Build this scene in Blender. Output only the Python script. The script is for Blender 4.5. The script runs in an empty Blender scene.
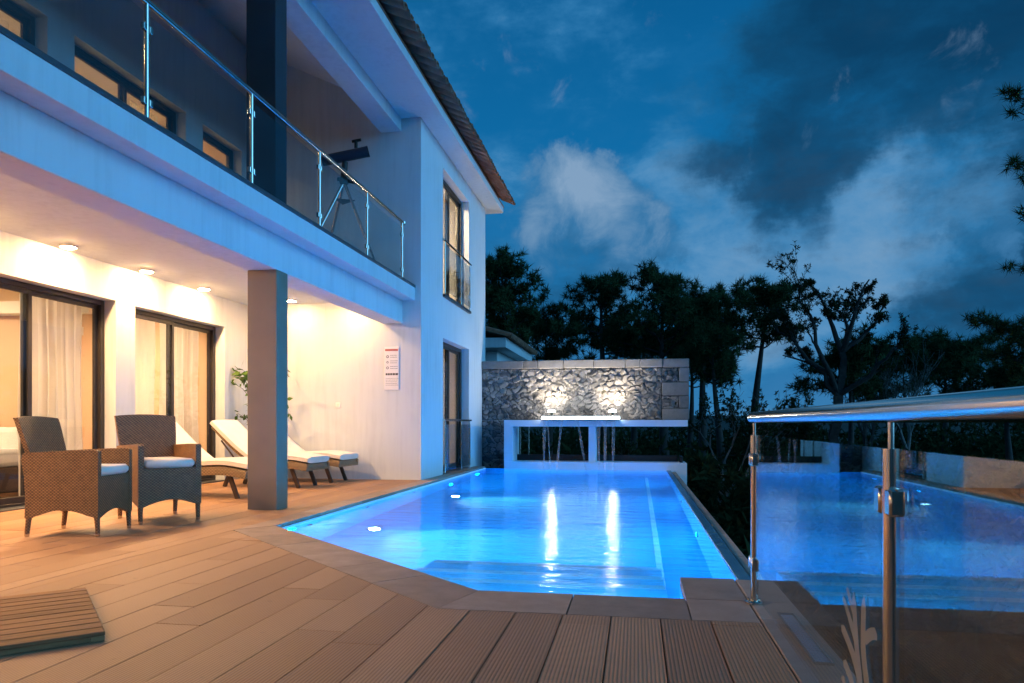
import bpy, bmesh, math, random
import numpy as np
from mathutils import Vector, Matrix, noise as mnoise

random.seed(7)
RNG = np.random.default_rng(7)
PI = math.pi
R = math.radians
sc = bpy.context.scene
COL = sc.collection

# ------------------------------------------------------------------ helpers
class MB:
    """collects shapes, then links them as one mesh object"""
    def __init__(s):
        s.v = []; s.f = []; s.attr = []          # attr: one value per face (tint)
    def add(s, vs, fs, t=0.5):
        o = len(s.v)
        s.v += [tuple(p) for p in vs]
        for f in fs:
            s.f.append([o + i for i in f]); s.attr.append(t)
        return s
    def box(s, x0, x1, y0, y1, z0, z1, b=0.0, t=0.5, M=None):
        x0, x1 = min(x0, x1), max(x0, x1); y0, y1 = min(y0, y1), max(y0, y1); z0, z1 = min(z0, z1), max(z0, z1)
        lo = (x0, y0, z0); hi = (x1, y1, z1)
        b = min(b, (x1-x0)*.45, (y1-y0)*.45, (z1-z0)*.45)
        if b <= 0:
            vs = [(x0,y0,z0),(x1,y0,z0),(x1,y1,z0),(x0,y1,z0),(x0,y0,z1),(x1,y0,z1),(x1,y1,z1),(x0,y1,z1)]
            fs = [(0,3,2,1),(4,5,6,7),(0,1,5,4),(1,2,6,5),(2,3,7,6),(3,0,4,7)]
        else:
            vs = []; ix = {}
            for sx in (0,1):
                for sy in (0,1):
                    for sz in (0,1):
                        sg = (sx,sy,sz)
                        for a in range(3):
                            p = []
                            for k in range(3):
                                e = hi[k] if sg[k] else lo[k]
                                if k != a: e += -b if sg[k] else b
                                p.append(e)
                            ix[(sg,a)] = len(vs); vs.append(tuple(p))
            fs = []
            for a in range(3):
                c, d = [k for k in range(3) if k != a]
                for sa in (0,1):
                    q = []
                    for (sc_, sd) in ((0,0),(1,0),(1,1),(0,1)):
                        sg = [0,0,0]; sg[a]=sa; sg[c]=sc_; sg[d]=sd
                        q.append(ix[(tuple(sg),a)])
                    fs.append(q)
                for sc_ in (0,1):
                    for sd in (0,1):
                        s0=[0,0,0]; s0[c]=sc_; s0[d]=sd; s1=list(s0); s1[a]=1
                        s0=tuple(s0); s1=tuple(s1)
                        fs.append([ix[(s0,c)],ix[(s1,c)],ix[(s1,d)],ix[(s0,d)]])
            for sx in (0,1):
                for sy in (0,1):
                    for sz in (0,1):
                        fs.append([ix[((sx,sy,sz),k)] for k in range(3)])
        if M is not None: vs = [M @ Vector(p) for p in vs]
        return s.add(vs, fs, t)
    def tube(s, pts, r, n=8, cap=True, t=0.5):
        pts = [Vector(p) for p in pts]
        rs = list(r) if isinstance(r, (list, tuple)) else [r]*len(pts)
        vs = []; fs = []
        up = None
        for i, p in enumerate(pts):
            d = (pts[min(i+1,len(pts)-1)] - pts[max(i-1,0)])
            d = d.normalized() if d.length > 1e-9 else Vector((0,0,1))
            if up is None:
                up = d.orthogonal().normalized()
            up = (up - d*up.dot(d))
            up = up.normalized() if up.length > 1e-6 else d.orthogonal().normalized()
            w = d.cross(up)
            for k in range(n):
                a = 2*PI*k/n
                vs.append(p + (up*math.cos(a) + w*math.sin(a))*rs[i])
        for i in range(len(pts)-1):
            for k in range(n):
                k2 = (k+1) % n
                fs.append((i*n+k, i*n+k2, (i+1)*n+k2, (i+1)*n+k))
        if cap:
            fs.append(tuple(range(n-1,-1,-1))); fs.append(tuple(range((len(pts)-1)*n, len(pts)*n)))
        return s.add(vs, fs, t)
    def prism(s, poly, axis, a0, a1, t=0.5):
        """poly in the two other axes (in xyz order), extruded along axis"""
        n = len(poly); vs = []
        for a in (a0, a1):
            for (p, q) in poly:
                vs.append((a,p,q) if axis == 0 else (p,a,q) if axis == 1 else (p,q,a))
        fs = [tuple(range(n)), tuple(range(2*n-1, n-1, -1))]
        for i in range(n):
            j = (i+1) % n
            fs.append((i, i+n, j+n, j))
        return s.add(vs, fs, t)
    def lathe(s, c, prof, n=20, t=0.5):
        vs = []; fs = []
        for (r, z) in prof:
            for k in range(n):
                a = 2*PI*k/n
                vs.append((c[0]+r*math.cos(a), c[1]+r*math.sin(a), c[2]+z))
        for i in range(len(prof)-1):
            for k in range(n):
                k2 = (k+1) % n
                fs.append((i*n+k, i*n+k2, (i+1)*n+k2, (i+1)*n+k))
        fs.append(tuple(range(n-1,-1,-1))); fs.append(tuple(range((len(prof)-1)*n, len(prof)*n)))
        return s.add(vs, fs, t)
    def xform(s, M):
        s.v = [tuple(M @ Vector(p)) for p in s.v]; return s

OFF = {}
def link(o, parent):
    COL.objects.link(o)
    if parent is not None: o.parent = parent
    OFF[o.name] = OFF.get(parent.name, Vector((0,0,0))) if parent is not None else Vector((0,0,0))
    return o

def obj(name, mb, mat, parent=None, smooth=None, recalc=True, world=True, tint=False):
    me = bpy.data.meshes.new(name)
    off = OFF.get(parent.name, Vector((0,0,0))) if (parent is not None and world) else Vector((0,0,0))
    me.from_pydata([(v[0]-off.x, v[1]-off.y, v[2]-off.z) for v in mb.v], [], mb.f)
    if tint:
        a = me.attributes.new('tint', 'FLOAT', 'FACE')
        a.data.foreach_set('value', np.array(mb.attr, dtype=np.float32))
    if recalc:
        bm = bmesh.new(); bm.from_mesh(me)
        bmesh.ops.recalc_face_normals(bm, faces=bm.faces[:])
        bm.to_mesh(me); bm.free()
    if smooth is not None:
        me.shade_smooth()
        me.set_sharp_from_angle(angle=R(smooth))
    if mat is not None: me.materials.append(mat)
    o = bpy.data.objects.new(name, me)
    return link(o, parent)

def tag(o, label=None, cat=None, group=None, kind=None):
    if label: o['label'] = label
    if cat: o['category'] = cat
    if group: o['group'] = group
    if kind: o['kind'] = kind
    return o

def thing(name, label, cat, loc=(0,0,0), rz=0.0, group=None, local=False):
    o = bpy.data.objects.new(name, None)
    o.empty_display_size = .2
    COL.objects.link(o)
    o.location = loc; o.rotation_euler = (0,0,rz)
    OFF[o.name] = Vector((0,0,0)) if local else Vector(loc)
    return tag(o, label, cat, group)

def copy_tree(o, parent=None):
    c = o.copy(); COL.objects.link(c)
    if parent is not None: c.parent = parent
    for ch in list(o.children): copy_tree(ch, c)
    return c

# ------------------------------------------------------------------ materials
class NT:
    def __init__(s, name):
        s.m = bpy.data.materials.new(name); s.m.use_nodes = True
        s.t = s.m.node_tree; s.t.nodes.clear()
        s.out = s.t.nodes.new('ShaderNodeOutputMaterial')
    def n(s, typ, **kw):
        nd = s.t.nodes.new('ShaderNode'+typ)
        for k, v in kw.items():
            if k.startswith('i_'):
                key = k[2:]
                key = int(key) if key.isdigit() else key.replace('_',' ')
                nd.inputs[key].default_value = v
            else: setattr(nd, k, v)
        return nd
    def l(s, a, b): s.t.links.new(a, b)
    def math(s, op, a, b=None, c=None, clamp=False):
        nd = s.t.nodes.new('ShaderNodeMath'); nd.operation = op; nd.use_clamp = clamp
        for i, x in enumerate((a, b, c)):
            if x is None: continue
            if isinstance(x, (int, float)): nd.inputs[i].default_value = x
            else: s.l(x, nd.inputs[i])
        return nd.outputs[0]
    def ramp(s, fac, stops, interp='LINEAR'):
        nd = s.t.nodes.new('ShaderNodeValToRGB'); cr = nd.color_ramp; cr.interpolation = interp
        while len(cr.elements) < len(stops): cr.elements.new(.5)
        for e, (p, c) in zip(cr.elements, stops):
            e.position = p; e.color = (c[0], c[1], c[2], 1)
        s.l(fac, nd.inputs[0]); return nd.outputs[0]
    def mix(s, fac, a, b, blend='MIX'):
        nd = s.t.nodes.new('ShaderNodeMix'); nd.data_type = 'RGBA'; nd.blend_type = blend
        for i, x in ((0,fac),(6,a),(7,b)):
            if isinstance(x, (int,float)): nd.inputs[i].default_value = x
            elif isinstance(x, (tuple,list)): nd.inputs[i].default_value = (x[0],x[1],x[2],1)
            else: s.l(x, nd.inputs[i])
        return nd.outputs[2]
    def coord(s, which='Object', scale=None):
        o = s.n('TexCoord').outputs[which]
        if scale is None: return o
        mp = s.n('Mapping'); mp.inputs['Scale'].default_value = scale
        s.l(o, mp.inputs[0]); return mp.outputs[0]
    def noise(s, vec, scale, detail=4, rough=.55, dist=0):
        nd = s.n('TexNoise'); nd.inputs['Scale'].default_value = scale; nd.inputs['Detail'].default_value = detail
        nd.inputs['Roughness'].default_value = rough; nd.inputs['Distortion'].default_value = dist
        s.l(vec, nd.inputs['Vector']); return nd.outputs['Fac']
    def bump(s, h, strength=.2, dist=.01, nrm=None):
        nd = s.n('Bump'); nd.inputs['Strength'].default_value = strength; nd.inputs['Distance'].default_value = dist
        s.l(h, nd.inputs['Height'])
        if nrm is not None: s.l(nrm, nd.inputs['Normal'])
        return nd.outputs[0]
    def pbr(s, col, rough=.5, metal=0.0, bump=None, spec=.5, **kw):
        p = s.n('BsdfPrincipled')
        for k, x in (('Base Color',col),('Roughness',rough),('Metallic',metal),('Specular IOR Level',spec)):
            if isinstance(x, (int,float)): p.inputs[k].default_value = x
            elif isinstance(x, tuple): p.inputs[k].default_value = (x[0],x[1],x[2],1)
            else: s.l(x, p.inputs[k])
        for k, x in kw.items(): p.inputs[k.replace('_',' ')].default_value = x
        if bump is not None: s.l(bump, p.inputs['Normal'])
        s.l(p.outputs[0], s.out.inputs[0]); return s.m

def mat_mottled(name, c, var=.15, rough=.7, scale=3, bscale=80, bstr=.15, metal=0, spec=.3):
    m = NT(name); co = m.coord()
    f = m.noise(co, scale, 5)
    c2 = tuple(x*(1-var) for x in c); c3 = tuple(min(1, x*(1+var*.7)) for x in c)
    col = m.ramp(f, [(.3,c2),(.7,c3)])
    b = m.bump(m.noise(co, bscale, 3), bstr, .004)
    return m.pbr(col, rough, metal, b, spec)

def mat_plaster(name, c):
    m = NT(name); co = m.coord()
    a = m.noise(co, .7, 5, .6); st = m.noise(m.coord('Object',(5,5,.35)), 2.2, 5, .6); g = m.noise(co, 45, 4, .6); g2 = m.noise(co, 220, 2)
    f = m.math('ADD', m.math('MULTIPLY', a, .5), m.math('MULTIPLY', st, .5))
    col = m.ramp(f, [(.32, tuple(x*.86 for x in c)), (.5, c), (.7, tuple(x*1.05 for x in c))])
    b = m.bump(g2, .15, .003); b = m.bump(g, .12, .006, b); b = m.bump(a, .08, .05, b)
    return m.pbr(col, .85, 0, b, .25)

def mat_emit(name, c, s):
    m = NT(name); e = m.n('Emission'); e.inputs[0].default_value = (*c,1); e.inputs[1].default_value = s
    m.l(e.outputs[0], m.out.inputs[0]); return m.m

def mat_glass(name, tint=(.96,.98,.97), rough=0.0, dirt=0.0, n=1.5):
    m = NT(name)
    geo = m.n('NewGeometry')
    ior = m.math('ADD', m.math('MULTIPLY', geo.outputs['Backfacing'], 1/n-n), n)
    fr = m.n('Fresnel'); m.l(ior, fr.inputs['IOR'])
    tr = m.n('BsdfTransparent'); tr.inputs[0].default_value = (*tint,1)
    gl = m.n('BsdfGlossy'); gl.inputs['Roughness'].default_value = rough
    mx = m.n('MixShader'); m.l(fr.outputs[0], mx.inputs[0]); m.l(tr.outputs[0], mx.inputs[1]); m.l(gl.outputs[0], mx.inputs[2])
    res = mx.outputs[0]
    if dirt > 0:
        co = m.coord('Object')
        f = m.noise(co, 6, 6, .7)
        f2 = m.noise(co, 90, 3, .6)
        d = m.math('MULTIPLY', m.ramp(f, [(.5,(0,0,0)),(.75,(1,1,1))]), m.ramp(f2, [(.45,(.2,.2,.2)),(.7,(1,1,1))]))
        d = m.math('MULTIPLY', d, dirt)
        df = m.n('BsdfDiffuse'); df.inputs[0].default_value = (.6,.6,.6,1)
        m2 = m.n('MixShader'); m.l(d, m2.inputs[0]); m.l(res, m2.inputs[1]); m.l(df.outputs[0], m2.inputs[2]); res = m2.outputs[0]
    m.l(res, m.out.inputs[0]); return m.m

def mat_steel():
    m = NT('brushed_steel'); co = m.coord('Object', (1,1,1))
    f = m.noise(co, 2.5, 2)
    return m.pbr((.60,.53,.45), m.math('ADD', m.math('MULTIPLY', f, .05), .14), 1.0)

def mat_deck():
    m = NT('composite_deck')
    co = m.coord('Object')
    t = m.n('Attribute', attribute_type='GEOMETRY', attribute_name='tint').outputs['Fac']
    mp = m.n('Mapping'); mp.inputs['Scale'].default_value = (9, .9, 1); m.l(co, mp.inputs[0])
    g = m.noise(mp.outputs[0], 6, 6, .65)
    big = m.noise(co, 1.1, 4)
    f = m.math('ADD', m.math('MULTIPLY', m.math('ADD', m.math('MULTIPLY', t, .7), .15), .55), m.math('ADD', m.math('MULTIPLY', g, .3), m.math('MULTIPLY', big, .25)))
    col = m.ramp(f, [(.25,(.29,.152,.080)),(.55,(.385,.207,.101)),(.85,(.47,.275,.15))])
    # small dirt marks
    st = m.noise(co, 14, 5, .7)
    col = m.mix(m.math('MULTIPLY', m.ramp(st, [(.62,(0,0,0)),(.72,(1,1,1))]), .35), col, (.09,.06,.045))
    sx = m.n('SeparateXYZ'); m.l(co, sx.inputs[0])
    w = m.math('SINE', m.math('MULTIPLY', sx.outputs[0], 2*PI/.0165))
    w = m.math('MULTIPLY', m.math('ADD', w, 1), .5)
    w = m.math('POWER', w, .6)
    col = m.mix(m.math('MULTIPLY', m.math('SUBTRACT', 1, w), .5), col, (.09,.05,.03))
    b = m.bump(w, .7, .0025)
    b = m.bump(g, .15, .003, b)
    return m.pbr(col, m.math('ADD', m.math('MULTIPLY', g, .2), .45), 0, b, .35)

def mat_coping():
    m = NT('coping_stone'); co = m.coord()
    t = m.n('Attribute', attribute_type='GEOMETRY', attribute_name='tint').outputs['Fac']
    a = m.noise(co, 5, 6, .65); b_ = m.noise(co, 120, 3, .6)
    f = m.math('ADD', m.math('MULTIPLY', t, .3), m.math('ADD', m.math('MULTIPLY', a, .55), m.math('MULTIPLY', b_, .25)))
    col = m.ramp(f, [(.3,(.20,.145,.11)),(.6,(.34,.25,.19)),(.85,(.47,.36,.28))])
    b = m.bump(b_, .35, .003); b = m.bump(a, .3, .01, b)
    return m.pbr(col, .62, 0, b, .35)

def mat_wicker(name, c, k=58.0, mz=72.0):
    m = NT(name); co = m.coord('Object'); sx = m.n('SeparateXYZ'); m.l(co, sx.inputs[0])
    u = m.math('ADD', sx.outputs[0], sx.outputs[1])
    row = m.math('FLOOR', m.math('MULTIPLY', sx.outputs[2], mz))
    ph = m.math('MULTIPLY', row, PI)
    a = m.math('SINE', m.math('ADD', m.math('MULTIPLY', u, k*PI), ph))
    fz = m.math('FRACT', m.math('MULTIPLY', sx.outputs[2], mz))
    b = m.math('SINE', m.math('MULTIPLY', fz, PI))
    h = m.math('MULTIPLY', m.math('ADD', m.math('MULTIPLY', a, .5), .5), b)
    n_ = m.noise(co, 25, 4)
    col = m.ramp(m.math('ADD', m.math('MULTIPLY', h, .6), m.math('MULTIPLY', n_, .4)),
                 [(.15, tuple(x*.28 for x in c)), (.5, c), (.85, tuple(min(1,x*1.5) for x in c))])
    return m.pbr(col, .5, 0, m.bump(h, .8, .006), .4)

def mat_fabric(name, c):
    m = NT(name); co = m.coord()
    f = m.noise(co, 4, 4); g = m.noise(co, 260, 2)
    col = m.ramp(f, [(.3, tuple(x*.9 for x in c)), (.7, c)])
    b = m.bump(g, .2, .002); b = m.bump(m.noise(co, 7, 3), .35, .02, b)
    return m.pbr(col, .9, 0, b, .2, Sheen_Weight=.2)

def mat_wood(name, c):
    m = NT(name); co = m.coord('Object', (1.2, 14, 14))
    f = m.noise(co, 3, 6, .6, .6)
    t = m.n('Attribute', attribute_type='GEOMETRY', attribute_name='tint').outputs['Fac']
    ff = m.math('ADD', m.math('MULTIPLY', f, .7), m.math('MULTIPLY', t, .3))
    col = m.ramp(ff, [(.3, tuple(x*.55 for x in c)), (.55, c), (.8, tuple(x*1.35 for x in c))])
    return m.pbr(col, .7, 0, m.bump(f, .3, .003), .18)

def mat_leaf(name, c, c2):
    m = NT(name)
    t = m.n('Attribute', attribute_type='GEOMETRY', attribute_name='tint').outputs['Fac']
    col = m.ramp(t, [(0, c), (1, c2)])
    d = m.n('BsdfDiffuse'); tl = m.n('BsdfTranslucent')
    m.l(col, d.inputs[0]); m.l(col, tl.inputs[0])
    mx = m.n('MixShader'); mx.inputs[0].default_value = .25
    m.l(d.outputs[0], mx.inputs[1]); m.l(tl.outputs[0], mx.inputs[2]); m.l(mx.outputs[0], m.out.inputs[0])
    return m.m

def mat_stone():
    m = NT('field_stone'); co = m.coord()
    t = m.n('Attribute', attribute_type='GEOMETRY', attribute_name='tint').outputs['Fac']
    a = m.noise(co, 9, 6, .65); g = m.noise(co, 70, 4, .6)
    f = m.math('ADD', m.math('MULTIPLY', t, .6), m.math('ADD', m.math('MULTIPLY', a, .35), m.math('MULTIPLY', g, .15)))
    col = m.ramp(f, [(.05,(.012,.013,.015)),(.3,(.055,.059,.064)),(.6,(.125,.126,.130)),(.9,(.23,.225,.22))])
    b = m.bump(g, .5, .006); b = m.bump(a, .5, .02, b)
    return m.pbr(col, .8, 0, b, .3)

def mat_water():
    m = NT('pool_water_surface'); co = m.coord('Object')
    mp = m.n('Mapping'); mp.inputs['Scale'].default_value = (.8, 2.2, 1); m.l(co, mp.inputs[0])
    n1 = m.noise(mp.outputs[0], 2.6, 3, .5); n2 = m.noise(mp.outputs[0], 11, 2, .5)
    b = m.bump(m.math('ADD', n1, m.math('MULTIPLY', n2, .22)), .32, .05)
    b2 = m.bump(n1, .035, .05)
    fr = m.n('Fresnel'); fr.inputs['IOR'].default_value = 1.33; m.l(b, fr.inputs['Normal'])
    rf = m.n('BsdfRefraction'); rf.inputs['IOR'].default_value = 1.33; rf.inputs['Roughness'].default_value = .03
    rf.inputs['Color'].default_value = (.97,.99,1,1)
    gl = m.n('BsdfGlossy'); gl.inputs['Roughness'].default_value = .13; gl.inputs['Color'].default_value = (.62,.76,.88,1)
    m.l(b2, rf.inputs['Normal']); m.l(b, gl.inputs['Normal'])
    mx = m.n('MixShader'); m.l(fr.outputs[0], mx.inputs[0]); m.l(rf.outputs[0], mx.inputs[1]); m.l(gl.outputs[0], mx.inputs[2])
    m.l(mx.outputs[0], m.out.inputs[0]); return m.m

def mat_pool():
    m = NT('pool_lining'); co = m.coord()
    br = m.n('TexBrick', offset=0.0); br.inputs['Scale'].default_value = 1.0
    br.inputs['Brick Width'].default_value = .25; br.inputs['Row Height'].default_value = .25; br.inputs['Mortar Size'].default_value = .006
    br.inputs['Color1'].default_value = (.05,.50,.80,1); br.inputs['Color2'].default_value = (.07,.55,.84,1); br.inputs['Mortar'].default_value = (.10,.53,.78,1)
    m.l(co, br.inputs['Vector'])
    f = m.noise(co, .8, 3)
    col = m.mix(m.math('MULTIPLY', f, .25), br.outputs[0], (.03,.42,.80))
    return m.pbr(col, .5)

def mat_sheer():
    m = NT('sheer_curtain_cloth'); co = m.coord('Object')
    d = m.n('BsdfDiffuse'); d.inputs[0].default_value = (.82,.76,.66,1)
    tl = m.n('BsdfTranslucent'); tl.inputs[0].default_value = (.82,.74,.62,1)
    tr = m.n('BsdfTransparent')
    a = m.n('MixShader'); a.inputs[0].default_value = .55; m.l(d.outputs[0], a.inputs[1]); m.l(tl.outputs[0], a.inputs[2])
    b = m.n('MixShader'); b.inputs[0].default_value = .12; m.l(a.outputs[0], b.inputs[1]); m.l(tr.outputs[0], b.inputs[2])
    m.l(b.outputs[0], m.out.inputs[0]); return m.m

def mat_fall():
    m = NT('falling_water')
    tr = m.n('BsdfTransparent'); gl = m.n('BsdfGlossy'); gl.inputs['Roughness'].default_value = .25
    d = m.n('BsdfDiffuse'); d.inputs[0].default_value = (.8,.88,.95,1)
    a = m.n('MixShader'); a.inputs[0].default_value = .6; m.l(gl.outputs[0], a.inputs[1]); m.l(d.outputs[0], a.inputs[2])
    co = m.coord('Object', (30, 30, 1.2)); f = m.noise(co, 3, 3)
    k = m.math('MULTIPLY', m.ramp(f, [(.35,(0,0,0)),(.7,(1,1,1))]), .26)
    b = m.n('MixShader'); m.l(k, b.inputs[0]); m.l(tr.outputs[0], b.inputs[1]); m.l(a.outputs[0], b.inputs[2])
    m.l(b.outputs[0], m.out.inputs[0]); return m.m

PL = mat_plaster('white_plaster', (.60,.635,.64))
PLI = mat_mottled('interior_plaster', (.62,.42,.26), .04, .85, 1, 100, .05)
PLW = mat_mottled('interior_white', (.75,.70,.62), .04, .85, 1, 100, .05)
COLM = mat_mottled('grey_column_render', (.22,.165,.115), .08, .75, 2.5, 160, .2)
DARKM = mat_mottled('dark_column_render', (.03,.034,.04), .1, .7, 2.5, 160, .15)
STEEL = mat_steel()
SLATM = mat_mottled('blue_grey_slats', (.22,.36,.48), .1, .45, 8, 90, .1)
GLASS = mat_glass('clear_glass', (.97,.985,.98), 0, .012, 1.9)
GLASSB = mat_glass('balcony_glass', (.86,.90,.92))
WGLASS = mat_glass('window_glass', (.93,.95,.94))
def mat_frost():
    m = NT('etched_frost'); d = m.n('BsdfDiffuse'); d.inputs[0].default_value = (.55,.52,.48,1); t = m.n('BsdfTransparent')
    x = m.n('MixShader'); x.inputs[0].default_value = .42; m.l(t.outputs[0], x.inputs[1]); m.l(d.outputs[0], x.inputs[2]); m.l(x.outputs[0], m.out.inputs[0]); return m.m
FROST = mat_frost()
ALU = mat_mottled('bronze_aluminium', (.045,.038,.032), .1, .4, 8, 100, .05, .3, .5)
DECK = mat_deck(); COPE = mat_coping()
WICK = mat_wicker('brown_wicker', (.23,.112,.048))
WICKL = mat_wicker('tan_wicker', (.26,.17,.09), 40, 50)
CUSH = mat_fabric('cream_cushion', (.74,.66,.56))
MATW = mat_wood('duckboard_wood', (.27,.135,.058))
STONE = mat_stone()
TILE = mat_mottled('clay_roof_tile', (.27,.125,.075), .45, .85, 5, 60, .3)
WATER = mat_water(); POOL = mat_pool()
POOLW = mat_mottled('white_nosing_tile', (.92,.95,.96), .05, .4, 3, 60, .05)
STEPM = mat_mottled('brightened_step_tile', (.22,.72,.92), .05, .5, 3, 60, .05)  # treads coloured lighter than the lining to offset their weak lighting
BAND = mat_mottled('dark_blue_edge_tile', (.04,.16,.26), .15, .25, 5, 60, .05)
FRAMEW = mat_mottled('white_fountain_render', (.74,.76,.78), .05, .7, 2, 100, .1)
SHEER = mat_sheer(); FALL = mat_fall()
LENS = mat_emit('downlight_lens', (1,.57,.245), 1400)
LENSW = mat_emit('downlight_lens_dim', (1,.58,.26), 360)
UPL = mat_emit('uplight_lens', (1,.87,.72), 270)
BARL = mat_emit('light_blade', (.70,.90,1.0), 15)
POOLL = mat_emit('underwater_lens', (.25,.70,1.0), 300)
POOLFILL = mat_emit('added_fill_lens', (.0,.38,1.0), 1000)  # lens of the fill lamps added to brighten the pool
ROOMU = mat_emit('upper_room_lamp', (1,.64,.32), 260)
ROOML = mat_emit('room_lamp', (1,.72,.45), 800)
NEEDLE = mat_leaf('pine_needles', (.028,.048,.020), (.072,.105,.042))
LEAFM = mat_leaf('dark_leaves', (.018,.030,.013), (.045,.062,.026))
PLANTL = mat_leaf('pot_plant_leaves', (.05,.11,.025), (.12,.20,.05))
BARK = mat_mottled('bark', (.05,.042,.036), .35, .9, 6, 40, .5)
BARKL = mat_mottled('pale_bark', (.16,.14,.125), .35, .9, 6, 40, .5)
SOIL = mat_mottled('dark_soil', (.028,.028,.02), .4, .95, 1.5, 20, .4)
BLACK = mat_mottled('black_plastic', (.02,.02,.022), .1, .45, 5, 60, .05)
TELE = mat_mottled('telescope_blue', (.02,.035,.07), .1, .3, 5, 60, .03, 0, .6)
WHITEP = mat_mottled('sign_board', (.80,.77,.74), .04, .6, 3, 60, .03)
REDI = NT('red_print').pbr((.42,.10,.08), .6)
INK = NT('black_print').pbr((.05,.05,.05), .6)
DST = mat_mottled('dark_stone_sill', (.06,.065,.07), .2, .35, 6, 60, .1)
DARKF = mat_mottled('dark_cabinet', (.05,.03,.02), .2, .4, 4, 60, .1)
SOFA = mat_fabric('white_upholstery', (.75,.70,.64))
CLAY = mat_mottled('clay_pot', (.28,.25,.22), .2, .8, 6, 60, .2)

# ------------------------------------------------------------------ camera
F = 720.0
TH = math.atan(124/720)
cam = bpy.data.cameras.new('Camera'); co = bpy.data.objects.new('Camera', cam); COL.objects.link(co)
co.location = (0,0,1.0); co.rotation_euler = (PI/2, 0, TH)
cam.sensor_width = 36; cam.lens = F/1024*36
cam.shift_x = 0; cam.shift_y = 82/1024
cam.clip_start = .02; cam.clip_end = 2000
sc.camera = co
CT, ST = math.cos(TH), math.sin(TH)
def raydir(u, y):
    t = (u-512)/F; v = (423.5-y)/F
    return Vector((-ST+t*CT, CT+t*ST, v))

# ------------------------------------------------------------------ terrain
def terr(x, y):
    d = math.hypot(x, y-10)
    z = -3.0 + .5*mnoise.noise(Vector((x*.12, y*.12, 0))) + max(0, d-30)*.03
    return z
mb = MB(); xs = np.concatenate([np.linspace(-400,-30,10), np.linspace(-25,45,36), np.linspace(55,400,10)])
ys = np.concatenate([np.linspace(-300,-30,8), np.linspace(-25,60,44), np.linspace(75,500,10)])
vs = [(x,y,min(terr(x,y),4.0)) for y in ys for x in xs]; nx = len(xs)
mb.add(vs, [(j*nx+i,j*nx+i+1,(j+1)*nx+i+1,(j+1)*nx+i) for j in range(len(ys)-1) for i in range(nx-1)])
tag(obj('terrain', mb, SOIL, smooth=60), kind='structure')

# ------------------------------------------------------------------ deck
XF = -7.08            # main facade plane
YE = 12.28            # end wall plane
WZ = -.06             # water level
A = Vector((-3.48,6.56)); B = Vector((-.93,4.22))
dd = (B-A).normalized(); nn = Vector((dd.y, -dd.x))
if nn.x > 0: nn = -nn
A2 = A + nn*.42
def ylim(x):
    if x <= -3.73: return YE-.003
    ya = A2.y + (x-A2.x)*dd.y/dd.x
    return max(3.77, ya)-.006
brks = [-3.73, -1.06]
mb = MB(); P = .2495; gap = .0065
x = .618
while x > XF+.01:
    x0 = max(x-P+gap, XF+.005); x1 = x
    y = -3.0 + random.random()*2.5
    cuts = [-3.0]
    while y < 12.3:
        cuts.append(y); y += random.uniform(1.7,2.6)
    cuts.append(99)
    bx = [x0] + sorted(b for b in brks if x0 < b < x1) + [x1]
    if x0 < -3.73 < x1:      # strip that meets the end of the side coping
        segs = [(x0,-3.733),( -3.727,x1)]
    else: segs = [(x0,x1)]
    for (s0,s1) in segs:
        xs_ = [s0] + sorted(b for b in brks if s0 < b < s1) + [s1]
        for c0, c1 in zip(cuts[:-1], cuts[1:]):
            tops = [min(c1-.003, ylim(q)) for q in xs_]
            if min(tops) <= c0+.02:
                tops = [max(tt, c0+.004) for tt in tops]
                if max(tops) <= c0+.03: continue
            poly = [(s0,c0+.002),(s1,c0+.002)] + [(q,tt) for q, tt in zip(reversed(xs_), reversed(tops))]
            mb.prism(poly, 2, -.028, random.uniform(-.0012,.0008), random.random())
    x -= P
tag(obj('deck', mb, DECK, tint=True), kind='structure')
mb = MB()
mb.prism([(-7.3,-3.2),(.86,-3.2),(.86,3.76),(-1.06,3.76),(A2.x,A2.y),(-3.75,6.5),(-3.75,12.2),(-7.3,12.2)], 2, -.5, -.032)
tag(obj('deck_base', mb, SOIL), kind='structure')

# ------------------------------------------------------------------ pool
pool = thing('swimming_pool', 'blue lit swimming pool with cut corner and pale stone coping set in the deck', 'swimming pool', (-1.4,10,0))
inner = [(-3.48,6.56),(-.93,4.22),(.28,4.22),(.28,4.81),(.67,4.81),(.67,16.56),(-3.48,16.56)]
FZ = -1.45
mb = MB(); n = len(inner)
for i in range(n):
    a, b = inner[i], inner[(i+1)%n]
    top = -.052 if i not in (4,) else -.075
    mb.add([(a[0],a[1],FZ),(b[0],b[1],FZ),(b[0],b[1],top),(a[0],a[1],top)], [(0,1,2,3)])
mb.add([(p[0],p[1],FZ) for p in inner], [tuple(range(n))])
# submerged bench along the overflow edge and entry steps
sy = [5.0,5.46,5.95]; sz = [-.25,-.41,-.57]
obj('basin', mb, POOL, pool, recalc=False)
for k in range(3):
    y0 = 4.223 if k == 0 else sy[k-1]
    m2 = MB(); m2.box(-1.7,.20,y0+.001,sy[k],FZ+.003,sz[k]); obj('step', m2, STEPM, pool)
    m2 = MB(); m2.box(-1.68,.196,sy[k]-.10,sy[k]+.004,sz[k]-.02,sz[k]+.004)
    obj('step_nosing', m2, POOLW, pool)
m2 = MB(); m2.box(.19,.25,6.0,15.9,FZ+.001,FZ+.02); obj('floor_stripe', m2, POOLW, pool)
# waterline bull-nose along the side
m2 = MB(); m2.box(-3.478,-3.462,6.6,16.5,-.06,-.035); obj('waterline_trim', m2, POOLW, pool)
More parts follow.
